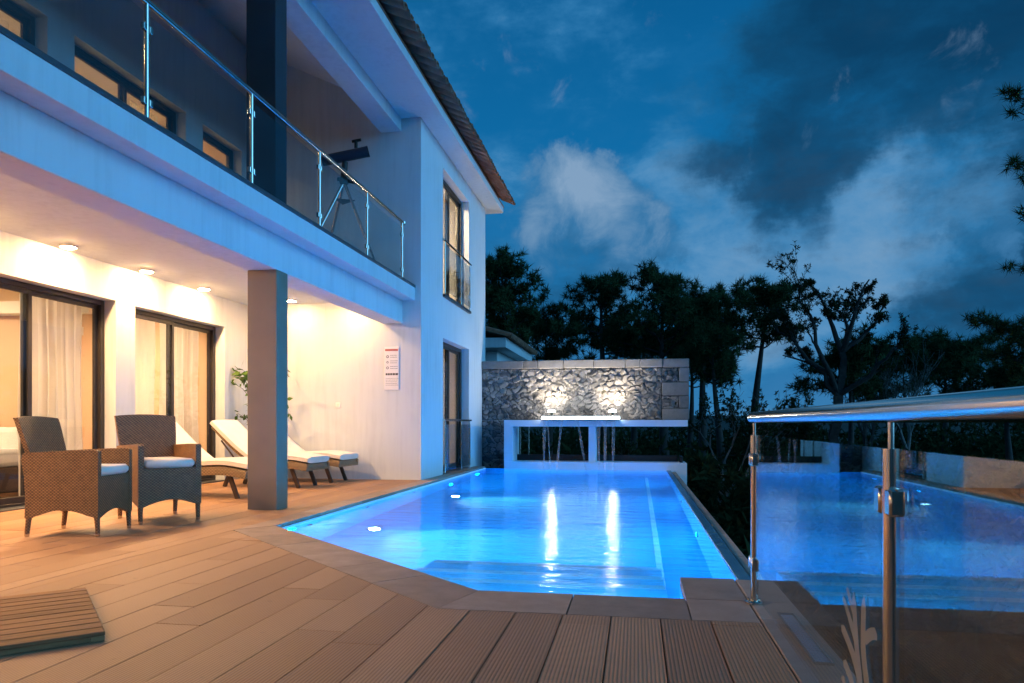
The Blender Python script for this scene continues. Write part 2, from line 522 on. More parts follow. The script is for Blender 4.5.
# coping blocks
mb = MB()
def block(poly, t=None):
    c = Vector((sum(p[0] for p in poly)/len(poly), sum(p[1] for p in poly)/len(poly)))
    q = []
    for p in poly:
        v = Vector(p)-c; q.append(tuple(c + v*(1-.005/max(v.length,.05))))
    mb.prism(q, 2, -.05, random.uniform(-.001,.001), random.random() if t is None else t)
L = (B-A).length
# side
ysq = [6.56+.35] + list(np.arange(7.6,16.5,.62)) + [16.5]
K = Vector((-3.73, A2.y + (-3.73-A2.x)*dd.y/dd.x))
block([(-3.73,K.y),tuple(A),(-3.48,ysq[0]),(-3.73,ysq[0])])
for a, b in zip(ysq[:-1], ysq[1:]): block([(-3.73,a),(-3.48,a),(-3.48,b),(-3.73,b)])
# diagonal
nd = 6; Ks = [K] + [A2 + dd*(L*k/nd) for k in range(1,nd)] + [Vector((-1.06,3.77))]
Is = [A] + [A + dd*(L*k/nd) for k in range(1,nd)] + [B]
for k in range(nd): block([tuple(Ks[k]),tuple(Ks[k+1]),tuple(Is[k+1]),tuple(Is[k])])
# front
fx = [-1.06,-.36,.28,.86]
block([(-1.06,3.77),(-.36,3.77),(-.36,4.22),(-.93,4.22)])
block([(-.36,3.77),(.28,3.77),(.28,4.22),(-.36,4.22)])
block([(.28,3.77),(.62,3.77),(.62,4.22),(.28,4.22)])
block([(.28,4.22),(.62,4.22),(.62,4.81),(.28,4.81)])
obj('coping', mb, COPE, pool, tint=True)
# overflow edge and gutter kerb
mb = MB(); mb.box(.671,.765,4.815,16.4,-1.3,-.045,.004); obj('overflow_edge', mb, BAND, pool)
mb = MB()
yy = 4.83
while yy < 16.3:
    y2 = min(16.35, yy+1.2); mb.box(.785,.875,yy,y2-.004,-.4,-.07,.012,random.random()); yy = y2
obj('gutter_kerb', mb, COPE, pool, tint=True)
mb = MB(); mb.box(.74,.9,4.83,16.3,-3.3,-.42); obj('retaining_wall', mb, SOIL, pool)
for yy_ in (8.26,11.6):
    sp3=bpy.data.lights.new('underwater_beam','SPOT'); sp3.energy=330; sp3.spot_size=R(100); sp3.spot_blend=1; sp3.color=(.75,.9,1); sp3.shadow_soft_size=.06
    so3=bpy.data.objects.new('underwater_beam',sp3); COL.objects.link(so3); so3.parent=pool; so3.location=Vector((-3.0,yy_-.05,-1.1))-Vector((-1.4,10,0)); so3.rotation_euler=Vector((-1,.45,.12)).to_track_quat('Z','Y').to_euler()
# inlet jets, underwater lamps and added fill lamps
for (yy, z_) in ((7.3,-.3),(9.0,-.35),(11.0,-.35)):
    j = MB(); j.lathe((0,0,0), [(.055,0),(.055,.012),(.03,.02),(.02,.01)], 16)
    j.xform(Matrix.Translation((-3.478,yy,z_)) @ Matrix.Rotation(PI/2,4,'Y')); obj('inlet_jet', j, BLACK, pool, 40)
def pool_lamp_or_fill(p, d, mat=POOLL, r=.10, name='underwater_lamp_or_fill'):
    d = Vector(d).normalized(); q = d.to_track_quat('Z','Y').to_matrix().to_4x4()
    M = Matrix.Translation(p) @ q
    h = MB(); h.lathe((0,0,-.05), [(r*1.25,0),(r*1.25,.045),(r*1.05,.055),(r*1.02,.04)], 24); h.xform(M)
    ho = obj(name, h, STEEL, pool, 40)
    l = MB(); l.lathe((0,0,-.012), [(r*1.0,0),(r*1.0,.012),(r*.6,.02)], 24); l.xform(M)
    obj('lens', l, mat, ho, 40)
pool_lamp_or_fill((-3.1,8.26,-1.36), (1,-.35,1.2), POOLL, .075)
pool_lamp_or_fill((-2.95,11.6,-1.36), (1,-.35,1.2), POOLL, .075)
for p, d, r_ in (((-2.95,6.085,-.85),(.68,.74,-.05),.15),((-1.75,4.985,-.85),(.68,.74,-.05),.15),((-2.35,5.53,-1.05),(.68,.74,.15),.13),((-3.47,15.6,-.85),(1,-.2,-.1),.10),((-3.47,13.3,-1.1),(1,0,0),.09),
                 ((.664,8.2,-1.05),(-1,.1,0),.09),((.664,11.0,-.95),(-1,.1,-.1),.10),((.664,14.6,-.95),(-1,.1,-.1),.10),((-.55,4.232,-.165),(0,1,-.12),.05),((-.05,4.232,-.165),(0,1,-.12),.05),((.45,4.822,-.4),(0,1,-.1),.10),((-1.3,4.57,-.22),(.68,.74,-.15),.05),((-3.47,6.85,-.17),(1,-.40,-.05),.06)):
    pool_lamp_or_fill(p, d, POOLFILL, r_)  # fill lamps added round the walls to brighten the water and steps
for k in range(3):
    for x_ in (-1.25,-.75,-.25): pool_lamp_or_fill((x_,sy[k]+.012,sz[k]-.075), (0,1,-.1), POOLFILL, .04)  # added riser lamps facing away, only there to brighten the treads
mb = MB(); mb.add([(p[0],p[1],WZ) for p in [(-3.481,6.56),(-.93,4.219),(.281,4.219),(.281,4.809),(.672,4.809),(.672,16.562),(-3.481,16.562)]], [tuple(range(7))])
tag(obj('water', mb, WATER, recalc=False), kind='structure')

# kerb outside the railing with a pale bluish slatted strip on top
mb = MB(); yy = -2.8
while yy < 4.8:
    y2 = min(4.81, yy+.95); mb.box(.626,.862,yy,y2-.005,-.5,0,.006,random.random()); yy = y2
tag(obj('kerb', mb, COPE, tint=True), kind='structure')
gr = thing('slatted_strip', 'pale blue grey louvred strip on the kerb beside the glass railing', 'drain grate', (.765,3.5,0))
mb = MB(); mb.box(.725,.735,3.15,3.95,.001,.012); mb.box(.797,.807,3.15,3.95,.001,.012); mb.box(.735,.797,3.15,3.162,.001,.012); mb.box(.735,.797,3.938,3.95,.001,.012)
obj('rim', mb, STEEL, gr)
mb = MB()
for k in range(22): mb.box(.735,.797,3.168+k*.0348,3.186+k*.0348,.001,.009)
obj('slats', mb, SLATM, gr)

# ------------------------------------------------------------------ glass railing
GX = .65
rail = thing('glass_railing', 'stainless steel railing with clear glass panels and round handrail along the deck edge', 'railing', (GX,1.6,0))
mb = MB(); mb.tube([(GX,-2.5,1.033),(GX,4.235,1.033)], .031, 24); mb.lathe((GX,4.235,1.033),[(0.001,0),(0.002,.001)],6)
obj('handrail', mb, STEEL, rail, 40)
for py in (4.18, 2.0, -.18, -2.3):
    mb = MB(); mb.tube([(GX,py,.012),(GX,py,.935)], .0205, 20); mb.tube([(GX,py,.935),(GX,py,1.005)], .008, 12)
    po = obj('post', mb, STEEL, rail, 40)
    mb = MB(); mb.lathe((GX,py,.0015), [(.052,0),(.052,.008),(.046,.012),(.026,.014)], 24)
    for k in range(4):
        a = PI/4+k*PI/2; mb.lathe((GX+.04*math.cos(a),py+.04*math.sin(a),.0135), [(.008,0),(.008,.007),(.004,.01)], 8)
    obj('base_flange', mb, STEEL, po, 40)
    for z_ in (.22,.80):
        for sgn in (-1,1):
            mb = MB(); mb.box(GX-.024,GX+.024,py+sgn*.019,py+sgn*.062,z_-.035,z_+.035,.006); obj('glass_clamp', mb, STEEL, po, 40)
panels = [(2.04,4.14),(-.14,1.96),(-2.26,-.22)]
for k, (a, b) in enumerate(panels):
    mb = MB(); mb.box(GX-.005,GX+.005,a,b,.06,.935); g = obj('glass_panel', mb, GLASS, rail)
    # etched reed motif near the post
    mb = MB()
    rib_n = [0]
    def ribbon(pts, w0, w1):
        rib_n[0] += 1
        pts = [Vector(p) for p in pts]; vs = []; fs = []
        m = 10; P2 = []
        for i in range(len(pts)-1):
            p0 = pts[max(i-1,0)]; p1 = pts[i]; p2 = pts[i+1]; p3 = pts[min(i+2,len(pts)-1)]
            for q in range(m):
                t = q/m
                P2.append(.5*((2*p1)+(p2-p0)*t+(2*p0-5*p1+4*p2-p3)*t*t+(3*p1-p0-3*p2+p3)*t**3))
        P2.append(pts[-1])
        N = len(P2)
        for i, p in enumerate(P2):
            d = (P2[min(i+1,N-1)]-P2[max(i-1,0)]).normalized(); nrm = Vector((-d.y,d.x))
            t = i/(N-1); w = 1.35*(w0+(w1-w0)*t)*(1 if t < .9 else max(.15,(1-t)/.1))
            for s_ in (1,-1):
                q = p+nrm*w*.5*s_; vs.append((GX-.0060-.0007*rib_n[0], b0+.012+q.x*1.32, .065+(q.y-.06)*.80))
        for i in range(N-1): fs.append((2*i,2*i+1,2*i+3,2*i+2))
        mb.add(vs, fs)
    b0 = a
    for pts, w0, w1 in (([(.16,.06),(.14,.25),(.17,.42),(.19,.60)],.034,.022), ([(.165,.42),(.215,.48),(.275,.55)],.030,.016),
                        ([(.145,.30),(.20,.37),(.285,.43)],.030,.03), ([(.145,.15),(.205,.26),(.265,.30)],.03,.03), ([(.18,.52),(.21,.56),(.235,.60)],.018,.014),
                        ([(.05,.06),(.07,.25),(.11,.42),(.105,.62)],.034,.022), ([(.10,.46),(.06,.50),(.02,.52)],.026,.03), ([(.18,.06),(.23,.18),(.27,.24)],.026,.02)):
        ribbon(pts, w0, w1)
    obj('etched_reeds', mb, FROST, g, recalc=False)

# ------------------------------------------------------------------ house
house = thing('house', 'white two storey house with balcony and tiled eaves lit warm beside the pool', 'house', (-5.4,9,0))

def wall_grid(mb, axis, p0, p1, ext0, ext1, z0, z1, openings):
    """wall slab between planes p0 (outer) and p1 (inner), across ext0..ext1, with rectangular openings (a,b,za,zb)"""
    us = sorted({ext0, ext1, *[o[0] for o in openings], *[o[1] for o in openings]})
    zs = sorted({z0, z1, *[o[2] for o in openings], *[o[3] for o in openings]})
    us = [u for u in us if ext0 <= u <= ext1]; zs = [z for z in zs if z0 <= z <= z1]
    def solid(i, j):
        if i < 0 or j < 0 or i >= len(us)-1 or j >= len(zs)-1: return False
        cu, cz = (us[i]+us[i+1])/2, (zs[j]+zs[j+1])/2
        return not any(o[0] < cu < o[1] and o[2] < cz < o[3] for o in openings)
    def V(p, u, z): return (p,u,z) if axis == 0 else (u,p,z)
    for i in range(len(us)-1):
        for j in range(len(zs)-1):
            if not solid(i,j): continue
            a,b,c,d = us[i],us[i+1],zs[j],zs[j+1]
            for p in (p0,p1): mb.add([V(p,a,c),V(p,b,c),V(p,b,d),V(p,a,d)], [(0,1,2,3)])
            if not solid(i-1,j): mb.add([V(p0,a,c),V(p1,a,c),V(p1,a,d),V(p0,a,d)], [(0,1,2,3)])
            if not solid(i+1,j): mb.add([V(p0,b,c),V(p1,b,c),V(p1,b,d),V(p0,b,d)], [(0,1,2,3)])
            if not solid(i,j-1): mb.add([V(p0,a,c),V(p1,a,c),V(p1,b,c),V(p0,b,c)], [(0,1,2,3)])
            if not solid(i,j+1): mb.add([V(p0,a,d),V(p1,a,d),V(p1,b,d),V(p0,b,d)], [(0,1,2,3)])

LOW = [(6.37,8.87,.0,2.70),(9.26,11.54,.0,2.69),(1.6,4.1,.0,2.70)]
UPP = [(5.3,7.7,3.45,5.97),(8.13,10.44,3.45,5.97),(10.9,12.09,3.45,5.97),(1.6,4.1,3.45,5.97)]
EAST = [(13.76,16.0,.0,2.69),(13.76,16.0,3.55,6.05)]
YN = -3.0
mb = MB(); wall_grid(mb, 0, XF, XF-.3, YN, YE, -.3, 8.2, LOW+UPP); obj('facade_wall', mb, PL, house, recalc=False)
mb = MB()
mb.add([(XF,YE,-.3),(-3.75,YE,-.3),(-3.75,YE,6.42),(-4.49,YE,6.72),(XF,YE,7.95)], [(0,1,2,3,4)])
obj('end_wall', mb, PL, house, recalc=False)
mb = MB(); wall_grid(mb, 0, -3.75, -4.07, YE+.001, 17.8, -.3, 6.42, EAST)
mb.add([(-3.75,17.8,-.3),(-12,17.8,-.3),(-12,17.8,6.42),(-3.75,17.8,6.42)], [(0,1,2,3)])
obj('wing_wall', mb, PL, house, recalc=False)
# balcony slab, lower beam, eaves
mb = MB(); mb.box(XF,-3.856,YN,YE-.002,3.18,3.405,.004); obj('balcony_slab', mb, PL, house)
mb = MB(); mb.box(XF+.01,-3.845,YN,YE-.003,3.406,3.45,.004); obj('balcony_floor_edge', mb, DST, house)
mb = MB(); mb.box(-4.455,-4.09,YN,YE-.002,2.78,3.182,.006); obj('beam', mb, PL, house)
mb = MB(); mb.box(-4.49,-4.11,YN,YE-.002,6.19,6.70,.006); obj('beam', mb, PL, house)
mb = MB(); mb.box(-4.109,-3.40,YN,18.2,6.42,6.46); mb.box(-12,-4.109,17.801,18.2,6.42,6.46); obj('eave_soffit', mb, PL, house)
mb = MB(); mb.box(-3.40,-3.36,YN,18.2,6.415,6.56,.006); mb.box(-12,-3.40,18.2,18.24,6.415,6.56); obj('fascia', mb, PL, house)
mb = MB(); sl = .47
mb.prism([(-4.3,6.62),(XF-.2,6.62+(4.3-.0+ (-0))*0+(-XF+.2-4.3)*-1*-sl),(XF-.2,6.70+(-XF+.2-4.3)*sl),(-4.3,6.70)], 1, YN, YE-.003) if False else \
mb.add([(-4.3,YN,6.62),(XF-.2,YN,6.62+(-XF+.2-4.3)*sl),(XF-.2,YE,6.62+(-XF+.2-4.3)*sl),(-4.3,YE,6.62)], [(0,1,2,3)])
obj('sloped_ceiling', mb, PL, house, recalc=False)
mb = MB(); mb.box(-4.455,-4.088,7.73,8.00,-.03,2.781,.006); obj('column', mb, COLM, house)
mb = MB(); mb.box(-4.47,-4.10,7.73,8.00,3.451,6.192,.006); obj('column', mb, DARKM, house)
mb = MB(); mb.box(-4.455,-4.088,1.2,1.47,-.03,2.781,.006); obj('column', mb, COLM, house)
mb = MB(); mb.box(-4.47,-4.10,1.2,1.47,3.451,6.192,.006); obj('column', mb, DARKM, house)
# end cap closing the porch on the hidden end
mb = MB(); mb.box(-7.0,-3.9,YN-.25,YN-.002,-.3,6.6); obj('end_wall', mb, PL, house)
# roof: barrel tiles
mb = MB()
pitch_y = .27; ny = int((18.35-YN)/pitch_y)
dirv = Vector((-1,0,sl)).normalized()
for k in range(ny):
    yc = YN+.1+k*pitch_y + random.uniform(-.008,.008)
    for c_ in range(3):
        base = Vector((-3.11,yc,6.69)) + dirv*(.33*c_) + Vector((0,0,.018*c_)) + Vector((random.uniform(-.012,.012),0,0))
        t = random.random(); ln = .40; vs=[]; fs=[]; m_=8
        for e, (rr, dz) in enumerate(((.098,0),(.082,.0))):
            for q in range(m_+1):
                a = PI*q/m_
                for r2 in (rr, rr-.014):
                    p = base + dirv*(ln*e)
                    vs.append((p.x, p.y+r2*math.cos(a), p.z+r2*math.sin(a)*.95))
        W = 2*(m_+1)
        for q in range(m_):
            fs += [(2*q,2*q+2,W+2*q+2,W+2*q),(2*q+1,W+2*q+1,W+2*q+3,2*q+3),(2*q,2*q+1,2*q+3,2*q+2),(W+2*q,W+2*q+2,W+2*q+3,W+2*q+1)]
        mb.add(vs, fs, t)
        # pan tile between the covers
        base2 = base + Vector((0.03,pitch_y/2,.0)); vs=[]; fs=[]
        for e, rr in enumerate((.098,.108)):
            for q in range(m_+1):
                a = PI*q/m_
                for r2 in (rr, rr-.014):
                    p = base2 + dirv*(ln*e)
                    vs.append((p.x, p.y+r2*math.cos(a), p.z+.02-r2*math.sin(a)*.95))
        for q in range(m_):
            fs += [(2*q,2*q+2,W+2*q+2,W+2*q),(2*q+1,W+2*q+1,W+2*q+3,2*q+3),(2*q,2*q+1,2*q+3,2*q+2),(W+2*q,W+2*q+2,W+2*q+3,W+2*q+1)]
        mb.add(vs, fs, t)
obj('eave_tiles', mb, TILE, house, 40)
mb = MB(); mb.prism([(-3.36,6.56),(-3.36,6.60),(-9.5,6.60+6.14*sl),(-9.5,6.5+6.14*sl)], 1, YN, 18.3)
mb.prism([(-9.5,6.60+6.14*sl),(-9.5,6.5+6.14*sl),(-15.6,6.5),(-15.6,6.6)], 1, YN, 18.3)
obj('roof', mb, TILE, house)
# interiors
mb = MB(); xi = XF-.302; xb = -10.9
mb.add([(xi,YN,-.02),(xb,YN,-.02),(xb,YE,-.02),(xi,YE,-.02)], [(0,1,2,3)]); obj('interior_floor', mb, COPE, house, recalc=False)
mb = MB()
for (z0,z1) in ((-.02,3.1),(3.43,6.6)):
    mb.add([(xb,YN,z0),(xb,YE,z0),(xb,YE,z1),(xb,YN,z1)], [(0,1,2,3)])
    mb.add([(xi,YE,z0),(xb,YE,z0),(xb,YE,z1),(xi,YE,z1)], [(0,1,2,3)])
    mb.add([(xi,YN,z0),(xb,YN,z0),(xb,YN,z1),(xi,YN,z1)], [(0,1,2,3)])
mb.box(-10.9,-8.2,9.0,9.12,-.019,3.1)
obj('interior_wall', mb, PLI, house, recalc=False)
mb = MB()
for z_ in (3.1,3.42,6.6): mb.add([(xi,YN,z_),(xb,YN,z_),(xb,YE,z_),(xi,YE,z_)], [(0,1,2,3)])
mb.box(-10.88,-10.5,YN,YE,2.70,2.86); mb.box(-10.88,-7.6,8.78,8.99,2.55,2.72)
obj('interior_ceiling', mb, PLW, house, recalc=False)
mb = MB()      # room inside the wing
for (z0,z1) in ((-.02,3.1),(3.42,6.35)):
    for q in ([(-7,12.6),(-7,17.6)],[(-7,12.6),(-4.08,12.6)],[(-7,17.6),(-4.08,17.6)]):
        (xa,ya),(xc,yc) = q; mb.add([(xa,ya,z0),(xc,yc,z0),(xc,yc,z1),(xa,ya,z1)], [(0,1,2,3)])
    mb.add([(-7,12.6,z0),(-4.08,12.6,z0),(-4.08,17.6,z0),(-7,17.6,z0)], [(0,1,2,3)])
    mb.add([(-7,12.6,z1),(-4.08,12.6,z1),(-4.08,17.6,z1),(-7,17.6,z1)], [(0,1,2,3)])
obj('wing_interior', mb, PLW, house, recalc=False)

def window(axis, plane, a, b, z0, z1, split, sgn, name='sliding_door', fw=.07, curtain=None):
    """frame set back from the wall in an opening a..b, z0..z1; sgn = direction into the house along the axis"""
    mb = MB()
    def bx(m, p0, p1, u0, u1, c, d, bev=.004):
        q0, q1 = plane+sgn*p0, plane+sgn*p1
        if axis == 0: m.box(q0,q1,u0,u1,c,d,bev)
        else: m.box(u0,u1,q0,q1,c,d,bev)
    e = .003
    bx(mb,.17,.27,a+e,a+fw,z0+e,z1-e); bx(mb,.17,.27,b-fw,b-e,z0+e,z1-e)
    bx(mb,.17,.27,a+fw,b-fw,z1-fw,z1-e); bx(mb,.17,.27,a+fw,b-fw,z0+e,z0+.05)
    fo = obj(name, mb, ALU, house)
    cuts = [a+fw] + list(split) + [b-fw]
    for i in range(len(cuts)-1):
        c0, c1 = cuts[i], cuts[i+1]; off = .18 if i % 2 == 0 else .225
        ov = .045 if i < len(cuts)-2 else 0
        s0, s1 = c0-(.045 if i > 0 else 0), c1+ov
        m2 = MB(); w = .055
        bx(m2,off,off+.04,s0,s0+w,z0+.052,z1-fw-.002); bx(m2,off,off+.04,s1-w,s1,z0+.052,z1-fw-.002)
        bx(m2,off,off+.04,s0+w,s1-w,z1-fw-.002-w,z1-fw-.002); bx(m2,off,off+.04,s0+w,s1-w,z0+.052,z0+.052+w*1.4)
        obj('sash', m2, ALU, fo)
        m3 = MB(); bx(m3,off+.015,off+.023,s0+w,s1-w,z0+.052+w*1.4,z1-fw-.002-w,0); obj('pane', m3, WGLASS, fo)
    return fo
window(0,XF,6.37,8.87,0,2.70,[7.62],-1)
window(0,XF,9.26,11.54,0,2.69,[10.36],-1)
window(0,XF,1.6,4.1,0,2.70,[2.85],-1)
window(0,XF,5.3,7.7,3.45,5.97,[6.5],-1)
window(0,XF,8.13,10.44,3.45,5.97,[9.28],-1)
window(0,XF,10.9,12.09,3.45,5.97,[],-1,'window')
window(0,XF,1.6,4.1,3.45,5.97,[2.85],-1)
window(0,-3.75,13.76,16.0,0,2.69,[14.9],-1)
window(0,-3.75,13.76,16.0,3.55,6.05,[14.9],-1)
# juliet rails
for (z0,nm) in ((.02,'juliet_rail'),(3.57,'juliet_rail')):
    mb = MB(); zt = z0+1.05
    mb.tube([(-3.72,13.70,zt),(-3.72,16.06,zt)], .024, 12)
    j = obj(nm, mb, STEEL, house, 40)
    for yy in (13.80,15.15,15.94):
        p = MB(); p.tube([(-3.72,yy,z0),(-3.72,yy,zt)], .014, 10); obj('baluster', p, STEEL, j, 40)
    p = MB(); p.box(-3.704,-3.697,13.82,15.94,z0+.05,zt-.09); obj('glass', p, GLASSB, j)
mb = MB(); mb.box(-4.0,-3.71,13.74,16.02,3.50,3.552,.004); mb.box(-3.76,-3.70,13.74,16.02,3.502,3.555); obj('window_sill', mb, DST, house)
mb = MB(); mb.box(-4.0,-3.735,13.74,16.02,-.04,.012,.004); obj('door_sill', mb, DST, house)
for (a,b) in ((6.33,8.91),(9.22,11.58),(1.56,4.14)):
    mb = MB(); mb.box(XF-.28,XF+.03,a,b,-.03,.018,.004); obj('door_sill', mb, DST, house)
# balcony railing
bx_ = -3.93
mb = MB(); mb.tube([(bx_,YN,4.44),(bx_,YE-.42,4.44)], .028, 16)
br = obj('balcony_railing', mb, STEEL, house, 40)
m2 = MB(); m2.lathe((bx_,YE-.43,4.44),[(.001,-.045),(.04,-.03),(.048,0),(.04,.03),(.001,.045)],16); obj('rail_end_knob', m2, STEEL, br, 40)
posts = [11.78-1.625*k for k in range(10)]
posts = [p for p in posts if p > YN]
for py in posts:
    p = MB(); p.tube([(bx_,py,3.45),(bx_,py,4.42)], .02, 12); p.lathe((bx_,py,3.4505),[(.05,0),(.05,.01),(.025,.014)],14)
    po = obj('baluster', p, STEEL, br, 40)
    for z_ in (3.62,4.22):
        for (ca,cb) in ((-.055,-.0185),(.0185,.055)):
            c = MB(); c.box(bx_-.02,bx_+.02,py+ca,py+cb,z_-.03,z_+.03,.005); obj('clamp', c, STEEL, br)
for p0, p1 in zip(posts[1:], posts[:-1]):
    g = MB(); g.box(bx_-.005,bx_+.005,p0+.045,p1-.045,3.50,4.34); obj('glass_pane', g, GLASSB, br)
# downlights
DL = [(-6.86,y_) for y_ in (7.78,9.21,10.59,6.36,4.94,3.52,2.1,.6)] + [(-6.0,11.86),(-4.95,11.86)]
for (xx,yy) in DL:
    h = MB(); h.lathe((xx,yy,3.158),[(.098,.0),(.102,.006),(.102,.0215)],28); ho = obj('downlight', h, WHITEP, house, 40)
    l = MB(); l.lathe((xx,yy,3.143),[(.02,0),(.05,.003),(.07,.009),(.08,.0148)],24); obj('lens', l, LENS if yy < 11.5 else LENSW, ho, 40)
# room ceiling lamps
for (xx,yy,zz,s_) in ((-9.2,7.0,3.0,1),(-9.2,10.6,3.0,1),(-9.2,3.0,3.0,1),(-9.0,6.6,6.4,1),(-9.0,9.4,6.4,1),(-9.0,11.6,6.4,1),(-4.75,14.9,6.2,1),(-5.6,15,2.95,1)):
    h = MB(); h.lathe((xx,yy,zz),[(.17,0),(.2,.03),(.2,.08)],24); ho = obj('ceiling_lamp', h, WHITEP, house, 40)
    l = MB(); l.lathe((xx,yy,zz-.012),[(.12,0),(.15,.006),(.155,.011)],24); obj('lens', l, ROOML if (zz < 4 and xx < -6) or xx > -5 else ROOMU, ho, 40)

# curtains
def curtain(x, y0, y1, z0, z1, amp, wl, label, mat=SHEER, sgn=1):
    mb = MB(); n = int((y1-y0)/.02); vs=[]; fs=[]
    for i in range(n+1):
        y = y0+(y1-y0)*i/n
        w = amp*math.sin(2*PI*y/wl)+amp*.5*math.sin(2*PI*y/(wl*.43)+1)
        for j in range(9):
            z = z0+(z1-z0)*j/8
            vs.append((x+w*(.6+.4*(1-j/8))+.012*math.sin(3*z+y*5), y, z))
    for i in range(n):
        for j in range(8): fs.append((i*9+j,(i+1)*9+j,(i+1)*9+j+1,i*9+j+1))
    mb.add(vs, fs)
    return tag(obj('curtain', mb, mat, smooth=80, recalc=False), label, 'curtain', 'sheer curtains behind the windows')
curtain(-7.52,7.75,8.75,.03,2.62,.035,.15,'cream sheer curtain behind the ground floor sliding door with the sofa')
curtain(-7.50,9.36,10.25,.03,2.62,.02,.30,'flat cream sheer behind the nearer pane of the second ground floor sliding door')
curtain(-7.52,10.45,11.45,.03,2.62,.035,.14,'pleated cream curtain behind the farther pane of the second ground floor sliding door')
curtain(-7.55,9.75,10.40,3.47,5.9,.04,.12,'bunched curtain in the upper balcony door behind the second baluster')
curtain(-7.55,7.15,7.65,3.47,5.9,.04,.12,'bunched curtain in the upper balcony door at the picture edge')
curtain(-4.22,13.85,14.85,3.6,5.95,.03,.17,'warm lit sheer curtain in the upper side window over the pool')
curtain(-4.22,13.85,15.9,.05,2.62,.03,.17,'bluish sheer curtain behind the ground floor side door by the pool')

# sofa inside
so = thing('sofa', 'white upholstered sofa on a dark base seen through the sliding door', 'sofa', (-8.6,7.3,0))
mb = MB(); mb.box(-9.1,-8.2,6.6,8.7,.08,.42,.02); obj('base', mb, DARKF, so)
mb = MB(); mb.box(-9.05,-8.2,6.62,8.68,.425,.66,.06); obj('seat_cushion', mb, SOFA, so, 40)
mb = MB(); mb.box(-9.3,-8.95,6.6,8.7,.5,1.12,.07); obj('backrest', mb, SOFA, so, 40)
mb = MB(); mb.box(-9.1,-8.2,8.5,8.75,.425,.95,.07); obj('armrest', mb, SOFA, so, 40)

# sign and switch on the end wall
sg = thing('notice_board', 'white notice board with a red heading and printed lines on the porch end wall', 'sign', (-4.285,YE,1.99))
mb = MB(); mb.box(-4.42,-4.15,YE-.02,YE-.0025,1.60,2.37,.004); obj('board', mb, WHITEP, sg)
mb = MB(); mb.box(-4.405,-4.165,YE-.0235,YE-.0205,2.29,2.325); obj('heading', mb, REDI, sg)
mb = MB()
for (z_,s_) in ((2.19,.028),(2.09,.022),(1.99,.026)):
    for k in range(6):
        a0 = k*PI/3; a1 = a0+PI/3*.8
        mb.add([(-4.36+s_*math.cos(a0),YE-.0225,z_+s_*math.sin(a0)),(-4.36+s_*math.cos(a1),YE-.0225,z_+s_*math.sin(a1)),(-4.36+s_*.5*math.cos(a1),YE-.0225,z_+s_*.5*math.sin(a1)),(-4.36+s_*.5*math.cos(a0),YE-.0225,z_+s_*.5*math.sin(a0))],[(0,1,2,3)])
obj('pictograms', mb, INK, sg, recalc=False)
mb = MB()
for z_ in (2.21,2.175,2.11,2.075,2.01,1.975):
    x_ = -4.31
    while x_ < -4.19:
        w = random.uniform(.012,.03); mb.box(x_,x_+w,YE-.0222,YE-.0205,z_,z_+.007); x_ += w+.006
x_ = -4.395
while x_ < -4.19:
    w = random.uniform(.03,.05); mb.box(x_,x_+w,YE-.0225,YE-.0205,1.86,1.895); x_ += w+.008
for z_ in (1.80,1.77,1.74,1.71,1.68):
    x_ = -4.395
    while x_ < -4.19:
        w = random.uniform(.012,.035); mb.box(x_,x_+w,YE-.0222,YE-.0205,z_,z_+.005); x_ += w+.007
obj('lettering', mb, INK, sg)
sw = thing('wall_socket', 'small white socket plate low on the porch end wall beside the column', 'socket', (-5.3,YE,1.33))
mb = MB(); mb.box(-5.345,-5.255,YE-.012,YE-.0025,1.28,1.38,.004); pz = obj('plate', mb, WHITEP, sw)
mb = MB(); mb.box(-5.325,-5.275,YE-.016,YE-.0125,1.30,1.36,.003); obj('rocker', mb, PLW, sw)

# ------------------------------------------------------------------ fountain frame, spillway
ff = thing('water_feature', 'white open concrete fountain frame with glowing spillway at the pool end', 'fountain', (-.95,16.9,0))
mb = MB(); Y0, Y1 = 16.5, 17.25
mb.box(-3.03,1.12,Y0,Y1,-.5,.115,.006)
mb.box(-3.03,1.14,Y0,Y1,.93,1.08,.006)
mb.box(-3.03,-2.83,Y0+.001,Y1-.001,.116,.929)
obj('frame', mb, FRAMEW, ff)
mb = MB(); mb.box(-1.07,-.91,Y0+.05,Y1-.05,.116,.929); obj('mid_post', mb, FRAMEW, ff)
mb = MB(); mb.box(-2.82,.95,Y1-.12,Y1-.10,.117,.26); mb.box(.98,1.04,Y0+.15,Y1-.1,.117,.26,.005); obj('inner_ledge', mb, BLACK, ff)
mb = MB(); mb.box(-2.14,-.36,16.34,16.85,1.082,1.098,.003); mb.box(-2.14,-.36,16.60,16.85,1.099,1.165,.004); sp = obj('spillway', mb, STEEL, ff)
mb = MB(); mb.box(-2.13,-.37,16.35,16.595,1.0985,1.16,.004); obj('light_blade', mb, BARL, sp)
def strand(x0, x1, w0, w1, dx=0):
    m = MB(); vs=[]; fs=[]; N=16
    for i in range(N+1):
        t = i/N; z = 1.09+(WZ-1.09)*t
        y = 16.335-.20*math.sqrt(t); xx = x0+(x1-x0)*t; w = .6*(w0+(w1-w0)*t)*(1+.2*math.sin(9*t+x0*7))
        a = .008
        vs += [(xx-w/2,y,z),(xx,y-a,z),(xx+w/2,y,z),(xx,y+a,z)]
    for i in range(N):
        for k in range(4): fs.append((4*i+k,4*i+(k+1)%4,4*i+4+(k+1)%4,4*i+4+k))
    m.add(vs, fs); obj('water_strand', m, FALL, ff, 60)
